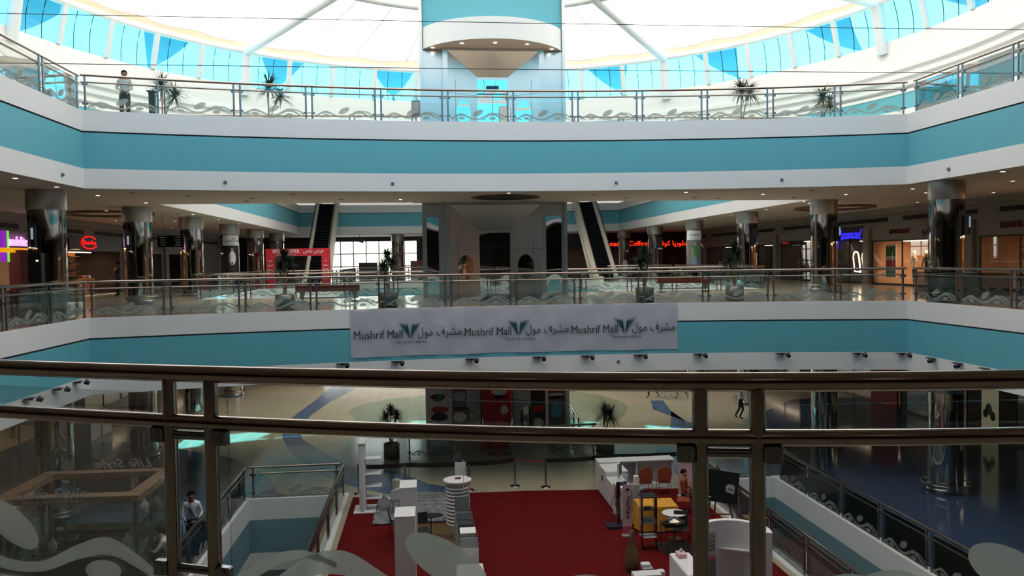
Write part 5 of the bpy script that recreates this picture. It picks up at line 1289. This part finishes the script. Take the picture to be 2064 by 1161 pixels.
tag(MB().prism([(6.0, 21.4), (6.15, 20.5), (7.1, 20.4), (7.1, 21.3)], .014, .024).build('floor_mat', 'black'), 'black mat on the red carpet beneath the low table', 'mat')
t = simple('vase', 'tall dark brown bottle shaped vase at the front of the carpet', 'vase', (5.0, 19.5, 0)); b = MB(); b.lathe([(0, .014), (.16, .014), (.19, .2), (.17, .5), (.08, .72), (.055, .85), (.06, 1.05), (.045, 1.05), (.04, .85)], 28); b.build('body', 'wood', t)
for i, (x, y, z, w_, h, m_, lb) in enumerate(((5.35, 19.1, .014, .32, .12, 'black', 'black case at the bottom of the pile right of the vase'), (5.3, 19.15, .136, .26, .1, 'ltgrey', 'grey box in the middle of the pile right of the vase'), (5.27, 19.2, .238, .22, .08, 'displaywhite', 'white box on top of the pile right of the vase'), (5.64, 19.1, .014, .16, .14, 'displaywhite', 'white packet beside the pile on the carpet'))):
    o = MB().rbox(-w_/2, w_/2, -.1, .1, 0, h, .01).build('carton', m_); o.location = (x, y, z); tag(o, lb, 'box')
t = simple('plinth', 'low white plinth along the front edge of the carpet', 'plinth', (5.4, 18.6, 0)); solid('body', Matrix(), [(-.6, .08, -.12, .2, .014, .3)], 'displaywhite', t)
t = simple('console_table', 'small wooden topped glass table by the right stairwell', 'table', (9.42-.05-.9, 20.9, 0)); t.location = (8.7, 20.55, 0)
MB().rbox(-.3, .3, -.2, .2, .86, .89, .01).build('table_top', 'wood', t)
for sx in (-.27, .27):
    for sy in (-.17, .17): MB().cyl(sx, sy, .014, .86, .016, 8).build('leg', 'steel2', t)
for z in (.3, .6): MB().box(-.27, .27, -.17, .17, z, z+.01).build('glass_shelf', 'teal_glass', t)
t = simple('figurine', 'white animal figurine with dark eyes on the console table', 'figurine', (8.62, 20.55, .89)); b = MB(); b.ball((0, 0, .1), .1, .08, .1); b.ball((0, -.02, .24), .08, .07, .08); b.cyl(-.05, 0, .28, .36, .03, 8, 0, .005); b.cyl(.05, 0, .28, .36, .03, 8, 0, .005); b.build('body', 'displaywhite', t)
for sx in (-.03, .03): MB().ball((sx, -.085, .26), .014).build('eye', 'black', t)
for i, (z, lb) in enumerate(((.312, 'black device on the lower shelf of the console table'), (.612, 'black device on the upper shelf of the console table'))):
    o = MB().rbox(-.12, .12, -.08, .08, 0, .16, .01).build('speaker_box', 'black'); o.location = (8.72, 20.55, z); tag(o, lb, 'device')
# queue posts with belts
QP = [(-2.5, 27.5), (-.92, 27.45), (1.28, 27.3), (2.9, 27.55), (3.95, 27.25), (6.6, 27.5), (9.0, 27.5)]
qn = ['at the far left by the stairwell', 'behind the cream chair', 'behind the round display', 'left of the red belt', 'right of the red belt', 'behind the long counter', 'at the right end of the counter']
pq = None
for i, (x, y) in enumerate(QP):
    lb = 'chrome queue post with dark belt '+qn[i]
    if pq is None:
        pq = simple('queue_post', lb, 'barrier post', (x, y, 0), 0, 'queue posts behind the carpet'); b = MB(); b.lathe([(0, .045), (.06, .04), (.17, .02), (.175, .004)], 24); b.build('base', 'steel', pq)
        MB().cyl(0, 0, .03, .93, .032, 14).build('pole', 'steel2', pq); MB().cyl(0, 0, .93, 1.0, .04, 14).build('belt_head', 'black', pq)
    else: place(pq, True, (x, y, 0), 0, lb)
for i in range(6):
    (xa, ya), (xb, yb) = QP[i], QP[i+1]; b = MB(); L_ = math.dist((xa, ya), (xb, yb)); ux, uy = (xb-xa)/L_, (yb-ya)/L_; n = 8; v = []; f = []
    red = i == 3; hh = .035 if red else .15
    for k in range(n+1):
        u = .045+(L_-.09)*k/n; z = .93-.03*math.sin(PI*k/n); v += [(xa+ux*u, ya+uy*u, z-hh/2), (xa+ux*u, ya+uy*u, z+hh/2)]
    for k in range(n): f.append((2*k, 2*k+2, 2*k+3, 2*k+1))
    b.add(v, f); o = b.build('queue_belt', 'red' if red else 'black'); o.modifiers.new('thick', 'SOLIDIFY').thickness = .004
    tag(o, 'thin red belt between two queue posts' if red else 'black retractable belt, %s span from the left' % ['first', 'second', 'third', 'fourth', 'fifth', 'last'][i], 'belt')

# ------------------------------------------------------------------ jewellery kiosk
t = simple('jewellery_kiosk', 'timber framed glass jewellery kiosk at the lower left', 'kiosk', (-8.68, 21.15, 0), R(-2)); KX, KY, KZ = 1.72, 1.3, 2.42
T = Matrix()
for nm, bx in (('canopy_beam', (-KX, KX, -KY, -KY+.36, KZ-.16, KZ)), ('canopy_beam', (-KX, KX, KY-.3, KY, KZ-.16, KZ)), ('canopy_beam', (-KX, -KX+.36, -KY+.36, KY-.3, KZ-.16, KZ)), ('canopy_beam', (KX-.36, KX, -KY+.36, KY-.3, KZ-.16, KZ))): solid(nm, T, [bx], 'woodlt', t, .01)
for sx in (-1, 1):
    for sy in (-1, 1): x0, x1 = sorted((sx*(KX-.1), sx*(KX-.18))); y0, y1 = sorted((sy*(KY-.1), sy*(KY-.18))); solid('corner_post', T, [(x0, x1, y0, y1, .02, KZ-.16)], 'walldk', t)
for bx in ((-KX+.02, KX-.02, -KY+.0, -KY+.5), (-KX+.02, KX-.02, KY-.5, KY), (-KX+.02, -KX+.5, -KY+.5, KY-.5), (KX-.5, KX-.02, -KY+.5, KY-.5)):
    solid('counter_base', T, [(*bx, .012, .95)], 'blackgloss', t); b = MB(); b.box(bx[0]+.01, bx[1]-.01, bx[2]+.01, bx[3]-.01, .962, 1.38); b.build('glass_case', 'teal_glass', t)
    solid('case_floor', T, [(bx[0]+.02, bx[1]-.02, bx[2]+.02, bx[3]-.02, .951, .958)], 'ltgrey', t, .001)
b = MB(); b.box(KX-.5, KX-.1, KY-.6, KY-.3, 1.39, 2.2); b.build('tall_glass_case', 'teal_glass', t)
WK = lambda x, z, y: Matrix.Translation((x, y, z)) @ Matrix.Rotation(PI/2, 4, 'X')
text('kiosk_lettering', 'Life Style', .34, WK(-.25, KZ+.1, -KY-.01), 'ltgrey', t, .008, shear=.4, width=1.5); text('kiosk_lettering', 'FINE JEWELLERY', .1, WK(-.25, KZ-.1, -KY-.01), 'ltgrey', t, .004, width=1.4)
text('kiosk_lettering', 'Life Style', .34, Matrix.Translation((.3, KY+.01, KZ+.14)) @ Matrix.Rotation(PI, 4, 'Z') @ Matrix.Rotation(PI/2, 4, 'X'), 'ltgrey', t, .008, shear=.4, width=1.5)
text('kiosk_lettering', 'Style', .3, Matrix.Translation((KX+.01, .2, KZ-.0)) @ Matrix.Rotation(PI/2, 4, 'Z') @ Matrix.Rotation(PI/2, 4, 'X'), 'ltgrey', t, .008, shear=.4)
text('kiosk_lettering', 'Life Style', .24, WK(.1, .4, -KY-.012), 'ltgrey', t, .004, shear=.4, width=1.0)
solid('picture_frame', T, [(-.55, -.25, -KY+.55, -KY+.58, 1.25, 1.75)], 'black', t); b = MB(); b.ball((-.4, -KY+.54, 1.5), .1, .01, .05); b.build('ring_print', 'ltgrey', t)
bust = None
for i, (x, y, z, lb) in enumerate(((-7.55, 21.7, 1.385, 'cream necklace bust in the right corner of the kiosk'), (-7.35, 22.0, 1.385, 'cream necklace bust just behind the corner one'), (-9.6, 20.15, .96, 'cream necklace bust in the front left case'), (-9.2, 20.2, .96, 'second cream necklace bust in the front case'), (-7.5, 20.3, .96, 'small cream bust at the front right of the kiosk case'))):
    if bust is None:
        bust = simple('necklace_bust', lb, 'display bust', (x, y, z)); b = MB(); b.lathe([(.04, 0), (.07, .03), (.1, .15), (.11, .24), (.07, .3), (.035, .34), (.03, .4)], 16, 0, Matrix.Diagonal((1, .6, 1, 1))); b.build('torso', 'cream', bust); MB().cyl(0, 0, 0, .02, .06, 14).build('foot', 'walldk', bust)
    else: place(bust, True, (x, y, z), 0, lb)

# ------------------------------------------------------------------ things on the galleries
t = simple('free_sign', 'small freestanding board headed FREE behind the top railing', 'sign', (-.32, 28.3, L2)); solid('board', Matrix(), [(-.15, .15, -.02, .02, .3, .88)], 'grey', t); solid('base', Matrix(), [(-.2, .2, -.15, .15, 0, .03)], 'dark', t); solid('post', Matrix(), [(-.02, .02, .02, .04, .03, .4)], 'dark', t); 
text('sign_lettering', 'FREE', .13, W(0, .93, 0), 'ink', t, .006); solid('printed_panel', Matrix(), [(-.12, .12, -.026, -.02, .42, .8)], 'ltgrey', t, .001)
t = simple('litter_bin', 'round steel litter bin before the top floor lift doors', 'bin', (3.1, 31.2, L2)); b = MB(); b.lathe([(.24, 0), (.24, 1.15), (.2, 1.2)], 28); b.build('body', 'steel2', t); MB().cyl(0, 0, 1.18, 1.21, .2, 24).build('lid', 'steel', t)
t = simple('info_post', 'dark square post with sloping panel near the man in uniform', 'post', (-8.95, 27.6, L2)); solid('column', Matrix(), [(-.1, .1, -.08, .08, 0, .95)], 'dark', t); b = MB(); b.box(-.14, .14, -.16, .1, .95, .98, 0, Matrix.Translation((0, 0, 0))); b.build('sloping_panel', 'navy', t)
t = simple('totem', 'black slim information totem by the nearest left column', 'totem', (-11.7, 25.3, L1)); solid('cabinet', Matrix(), [(-.2, .2, -.12, .12, 0, 2.0)], 'black', t, .02); MB().box(.05, .12, -.13, -.12, 1.75, 1.8).build('indicator', 'signlit', t)
t = simple('directory_sign', 'black hanging directory sign over the left gallery', 'sign', (-11.75+.02, 37.2, E+.84)); t.location = (-12.95, 38, E+.84); t.location.x = -11.7
solid('panel', Matrix(), [(-.58, .58, -.05, .05, 0, .52)], 'blackgloss', t)
for q in (-.35, .35): b = MB(); b.tube([(q, 0, .52), (q, 0, L2+FH[3]-E-.84)], .012, 6); b.build('hanger', 'steel2', t)
for k in range(4):
    for q, wd in ((-.33, (.3, .24, .28, .2)[k]), (.33, (.22, .28, .2, .26)[k])):
        solid('sign_line', Matrix(), [(q-wd/2, q+wd/2, -.056, -.05, .42-.115*k, .45-.115*k)], 'ltgrey', t, .001)
# column wraps
def wrap(x, y, logo, label, figm, mirror=False):
    t = simple('column_poster', label, 'poster', (x, y, L1)); a0, a1 = R(-150), R(-30)
    if x > 0: a0, a1 = R(-165), R(-60)
    else: a0, a1 = R(-120), R(-15)
    b = MB(); b.lathe([(.565, 2.7), (.565, 3.3)], 20, 0, None, True, a0, a1); b.build('header', 'white', t)
    b = MB(); b.lathe([(.56, .9), (.56, 2.69)], 20, 0, None, True, a0, a1); b.build('photo_sheet', 'grey' if x > 0 else 'dark', t)
    am = (a0+a1)/2
    def onc(a, z, r_=.575): return (r_*math.cos(a), r_*math.sin(a), z)
    def blob(cx, cz, rx, rz_, m_, r_=.575):
        b = MB(); n = 14; b.add([onc(cx+rx*math.cos(2*PI*k/n)/.56, cz+rz_*math.sin(2*PI*k/n), r_) for k in range(n)], [tuple(range(n))]); return b.build('printed_figure', m_, t)
    blob(am+.1, 2.45, .08, .11, 'skin2', .572); blob(am+.1, 1.95, .2, .42, figm[0], .576); blob(am+.05, 1.3, .16, .42, figm[1], .574); blob(am-.15, 1.9, .05, .3, 'skin2', .579)
    o = text('logo_lettering', logo, .36 if x > 0 else .34, Matrix.Rotation(PI/2, 4, 'X'), 'logoblue', t, .002)
    for v in o.data.vertices: aa = am+v.co.x/.57+.05; z = v.co.z+3.03; v.co = Vector((.575*math.cos(aa), .575*math.sin(aa), z))
    b = MB(); b.lathe([(.575, 2.765), (.575, 2.79)], 8, 0, None, True, am-.3, am+.4); b.build('printed_line', 'inkred', t)
wrap(17.05, 49.7, 'max', 'white headed fashion poster wrapped round the fourth right column', ('green', 'jeans')); wrap(-11.8, 49.3, '\uFEB2\uFEDB\uFE8E\uFEE3', 'fashion poster with blue arabic logo on the fourth left column', ('white', 'black'))
for s_, lst in ((1, CL), (-1, CR)):
    for k in (0, 1):
        x, y = lst[k]; t = simple('wall_speaker', 'small lit screen box hung on the %s %s column' % (('nearest', 'second')[k], 'left' if s_ > 0 else 'right'), 'screen', (x-s_*.58*(1 if s_ > 0 else 1)*.0+(-.12 if s_ > 0 else .42), y-.62 if s_ > 0 else y-.48, E+.5)); solid('housing', Matrix.Rotation(R(-35*s_), 4, 'Z'), [(-.1, .1, -.05, .05, .1, .75)], 'black', t, .01)
        b = MB(); b.box(-.06, .06, -.056, -.05, .35, .7, 0, Matrix.Rotation(R(-35*s_), 4, 'Z')); b.build('screen', 'screen', t)

# ------------------------------------------------------------------ shop signs and window dressing
t = simple('candle_sign', 'purple, green and yellow cross sign lettered in pink light', 'sign', (WL+.12, 37.1, E)); 
solid('purple_bar', Matrix(), [(-.05, .05, -1.0, -.62, .25, 1.6)], 'purple', t); solid('green_bar', Matrix(), [(-.05, .05, -.62, -.42, .25, 1.6)], 'limel', t); solid('yellow_bar', Matrix(), [(-.06, .08, -1.15, 1.4, .66, .86)], 'yellowl', t)
text('sign_lettering', 'andelite!', .62, Matrix.Translation((.06, .38, 1.14)) @ Matrix.Rotation(PI/2, 4, 'Z') @ Matrix.Rotation(PI/2, 4, 'X'), 'pinkl', t, .03, width=1.75)
t = simple('shop_pier', 'dark red pier at the entrance of the purple sign shop', 'pier', (WL+.1, 37.2, L1)); solid('pier', Matrix(), [(-.2, .3, -.1, 1.1, 0, 2.35)], 'inkred', t)
for i, (y, z, r_, m_, lb) in enumerate(((39.7, E+.35, .26, 'red', 'red paper globe hanging in the gift shop'), (40.2, E+.3, .25, 'inkred', 'dark red paper globe hanging in the gift shop'), (39.9, E-.1, .27, 'green', 'green paper globe, lowest in the gift shop'), (40.7, E+.75, .25, 'navy', 'navy globe, topmost in the gift shop'))):
    o = MB().ball((0, 0, 0), r_, seg=18).build('paper_globe', m_); o.location = (WL-.8, y, z); tag(o, lb, 'globe', 'paper globes'); MB().tube([(0, 0, r_), (0, 0, OT+.08-z)], .006, 4).build('string', 'dark', o)
t = simple('neon_oval_sign', 'red neon oval sign above the shoe shop', 'sign', (WL+.1, 45.1, E+1.28)); solid('backboard', Matrix(), [(-.1, -.02, -2.4, 4.4, -.42, .34)], 'black', t, .002); b = MB(); b.tube([(0, 1.0*math.cos(2*PI*k/28), .33*math.sin(2*PI*k/28)) for k in range(3, 27)], .03, 6); b.build('neon_oval', 'neonred', t)
text('neon_lettering', 'Shoes 4 us', .34, Matrix.Rotation(PI/2, 4, 'Z') @ Matrix.Rotation(PI/2, 4, 'X'), 'neonred', t, .02, width=1.6, off=-.006)
t = simple('amber_shelving', 'amber backlit shelves of shoes at the left of the shoe shop', 'shelf', (WL-.25, 43.65, L1)); solid('back_panel', Matrix(), [(-.1, -.05, -.6, .6, .1, 2.3)], 'orangeshop', t)
for z in (.5, .9, 1.3, 1.7, 2.1): solid('shelf', Matrix(), [(-.05, .2, -.6, .6, z, z+.03)], 'wood', t)
shoe = None
for z in (.53, .93, 1.33, 1.73):
    for q in (-.4, -.1, .2, .45):
        if shoe is None:
            shoe = MB().ball((0, 0, .05), .05, .14, .05).ball((.0, -.06, .08), .045, .07, .06).build('shoe', 'black'); shoe.location = (WL-.17, 43.65+q, L1+z); tag(shoe, 'dark shoe on the amber backlit shelves', 'shoe', 'shoes on the amber shelves')
        else: place(shoe, True, (WL-.17, 43.65+q, L1+z))
lamp_area('shelf_light', (WL+.1, 43.65, L1+2.5), .8, 22, WARM)
t = simple('shoe_table', 'low display table heaped with orange and blue shoes', 'table', (WL-.9, 46.2, L1)); solid('plinth', Matrix(), [(-.4, .4, -.8, .9, .03, .95)], 'orangeshop', t)
for i, (q, m_) in enumerate(((-.5, 'navy'), (-.2, 'redfab'), (.15, 'ltgrey'), (.5, 'orange'), (.7, 'screen'))):
    o = MB().ball((0, 0, .06), .12, .18, .07).build('trainer', m_); o.location = (WL-.75, 46.2+q, L1+.95); tag(o, '%s trainer on the low shoe shop table' % ['navy', 'red', 'grey', 'orange', 'bright'][i], 'shoe')
# neon blue sign and mirror frame
t = simple('neon_script_sign', 'blue neon script sign over the dim right hand shop', 'sign', (WR-.1, 42.8, E+1.15)); solid('backboard', Matrix(), [(.03, .1, -1.5, 1.8, -.28, .45)], 'walldk', t, .002); text('neon_lettering', 'Jammoul', .8, Matrix.Rotation(-PI/2, 4, 'Z') @ Matrix.Rotation(PI/2, 4, 'X'), 'neonblue', t, .02, shear=.5, width=2.5, off=-.012)
b = MB(); b.tube([(-.02, -1.3, -.25), (-.02, 0, -.12), (-.02, 1.2, -.32), (-.02, 1.3, -.8)], .025, 6); b.build('neon_swash', 'neonblue', t)
t = simple('lit_mirror', 'tilted arched mirror outlined in light in the blue neon shop', 'mirror', (WR-.25, 41.75, E-.45)); T = Matrix.Rotation(R(-12), 4, 'X'); pts = [(0, -.28, -.55), (0, .28, -.4)]+[(0, .28*math.cos(PI*k/8), .35+.3*math.sin(PI*k/8)) for k in range(9)]
b = MB(); b.tube(pts+[pts[0]], .035, 6, 0, False, T); b.build('lit_frame', 'tubelamp', t); b = MB(); b.add(pts, [tuple(range(len(pts)))], 0, False, T); b.build('mirror_sheet', 'wood', t)
def msign(y, w_, label, size):
    t = simple('maternity_sign', label, 'sign', (WR-.04, y, E+1.22)); text('sign_lettering', 'mom.me', size, Matrix.Translation((0, .9, 0)) @ Matrix.Rotation(-PI/2, 4, 'Z') @ Matrix.Rotation(PI/2, 4, 'X'), 'inkred', t, .03, width=w_)
    text('sign_lettering', '\uFEF2\uFEE3.\uFEE1\uFEEE\uFEE3', size, Matrix.Translation((0, -1.7, 0)) @ Matrix.Rotation(-PI/2, 4, 'Z') @ Matrix.Rotation(PI/2, 4, 'X'), 'inkred', t, .03, width=w_*.8)
msign(37.2, 1.7, 'maroon lettering over the maternity shop between the right columns', .5); msign(29.0, 2.1, 'large maroon lettering cut by the right edge of the photo', .6)
t = simple('max_neon', 'red lit coffee lettering across the far cafe front', 'sign', (18, 70.985, E+1.33))
text('neon_lettering', "Gloria Jean's", .62, W(-2.0, 0, 0), 'neonorange', t, .03, width=3.6); text('neon_lettering', 'Coffees', .62, W(1.15, 0, 0), 'neonorange', t, .03, width=1.9)
text('neon_lettering', '\uFEB0\uFEF4\uFED3\uFEEE\uFEDB \uFE8E\uFEF3\uFEAD\uFEEE\uFEE0\uFE9F', .62, W(4.2, 0, 0), 'neonorange', t, .03, width=3.0); t.name = 'cafe_sign'
# mannequins in the maternity shop
def mannequin(loc, rz, m_, label, head='cream'):
    t = simple('mannequin', label, 'mannequin', loc, rz); b = MB(); b.lathe([(.0, .8), (.13, .82), (.1, 1.0), (.12, 1.25), (.16, 1.38), (.06, 1.48), (.04, 1.55)], 14, 0, Matrix.Diagonal((1, .65, 1, 1))); b.build('dressed_torso', m_, t)
    b = MB(); b.ball((0, 0, 1.66), .08, .09, .11); b.build('head', head, t)
    for sx in (-1, 1):
        b = MB(); b.tube([(sx*.16, 0, 1.4), (sx*.22, -.03, 1.15), (sx*.16, -.12, .95)], .035, 8, rs=[.045, .035, .025]); b.build('arm', m_, t)
        b = MB(); b.tube([(sx*.07, 0, .85), (sx*.08, -.01, .45), (sx*.08, .02, .05)], .05, 8, rs=[.07, .05, .035]); b.build('leg', 'black', t)
    b = MB(); b.cyl(0, 0, .022, .04, .2, 20); b.build('stand', 'steel2', t)
mannequin((WR+1.1, 38.6, L1), R(-90), 'cream', 'pale dressed mannequin in the maternity shop window'); mannequin((WR+1.3, 37.9, L1), R(-80), 'black', 'black dressed mannequin in the maternity shop window'); mannequin((WR+1.4, 37.3, L1), R(-100), 'inkred', 'maroon dressed mannequin in the maternity shop window')
mannequin((WL-1.1, 39, 0), R(90), 'white', 'ground floor mannequin in mint trousers', 'black'); 
t = simple('window_poster', 'green and pink poster at the left of the maternity shop', 'poster', (WR+.5, 39.7, L1+.4)); solid('sheet', Matrix(), [(-.02, .02, -.45, .45, 0, 1.7)], 'white', t, .002)
for z0, z1, m_ in ((1.1, 1.6, 'green'), (.55, .9, 'hotpink'), (.0, .35, 'mint')): solid('printed_band', Matrix(), [(-.03, -.021, -.43, .43, z0, z1)], m_, t, .001)
t = simple('red_door_panel', 'tall maroon panel inside the maternity shop', 'panel', (WR+1.0, 36.4, L1)); solid('panel', Matrix(), [(-.03, .03, -.45, .45, .03, 1.9)], 'inkred', t)
for i, (y, z, m_, lb) in enumerate(((31.2, 1.5, 'yellow', 'yellow bag on the wall of the nearest orange shop'), (30.7, 1.2, 'black', 'black bag on the wall of the nearest orange shop'), (30.2, 1.45, 'ltgrey', 'grey bag on the wall of the nearest orange shop'), (35.9, 1.6, 'cream', 'baby clothes hanging in the maternity shop'))):
    t = simple('hanging_bag', lb, 'bag', (WR+1.2, y, L1+z)); solid('pouch', Matrix(), [(-.06, .06, -.22, .22, -.2, .1)], m_, t, .03); b = MB(); b.tube([(0, .16*math.cos(PI*k/8), .1+.2*math.sin(PI*k/8)) for k in range(9)], .015, 6); b.build('strap', m_, t)
    MB().box(-.03, .03, -.3, .3, .28, .32).build('hook_bar', 'wood', t)
# ground floor panels seen through the railing
t = simple('advert_wall', 'bright red panel on the right ground floor shopfront', 'panel', (WR-.07, 39.3, .014)); solid('panel', Matrix(), [(-.06, .06, -1.15, 1.25, 0, 3.2)], 'red', t)
t = simple('window_poster', 'tall cream poster with potted cactus print on the right shopfront', 'poster', (WR-.03, 31.5, .1)); solid('sheet', Matrix(), [(-.02, .02, -.5, .5, 0, 2.9)], 'poster', t, .002)
for q, z, r_, m_ in ((-.2, .9, .16, 'wood'), (.05, 1.15, .2, 'black'), (.25, .95, .15, 'foliageprint')): b = MB(); b.add([(-.025, q+r_*math.cos(2*PI*k/14), z+r_*1.3*math.sin(2*PI*k/14)) for k in range(14)], [tuple(range(14))]); b.build('cactus_print', m_, t)
for i in range(2): 
    t = simple('low_cabinet', 'white low display cabinet, %s of two behind the nearest left column' % ('first', 'second')[i], 'cabinet', (-15.6, 38+1.3*i, 0)); solid('body', Matrix(), [(-.35, .35, -.55, .55, .02, .9)], 'displaywhite', t)
# cafe furniture silhouettes and displays before the bright far windows
for i, (x, w_, h, m_) in enumerate(((-7.0, 1.2, 1.0, 'dark'), (-5.3, 1.6, 1.5, 'walldk'), (-3.9, .8, 1.3, 'bench'), (-.9, 1.3, 1.6, 'bench'), (.6, 1.0, 1.4, 'orange'), (9.3, 1.0, 1.2, 'dark'))):
    t = simple('cafe_counter', '%s display unit before the far windows, number of units counted from the left: %s' % (('low dark', 'tall brown', 'narrow red', 'tall red', 'orange', 'dark')[i], ordn[i]), 'counter', (x, 72.2, L1)); solid('cabinet', Matrix(), [(-w_/2, w_/2, -.4, .4, .02, h)], m_, t); solid('shelf_top', Matrix(), [(-w_/2-.05, w_/2+.05, -.45, .45, h, h+.05)], 'wood', t)
t = simple('hanging_speaker', 'tilted dark speaker hung at the far end ceiling', 'speaker', (-5.8, 69.6, E+1.9)); b = MB(); b.box(-.35, .35, -.2, .2, -.15, .15, 0, Matrix.Rotation(R(20), 4, 'Y')); b.build('cabinet', 'dark', t); b = MB(); b.tube([(0, 0, .1), (0, 0, .48)], .02, 6); b.build('bracket', 'dark', t)
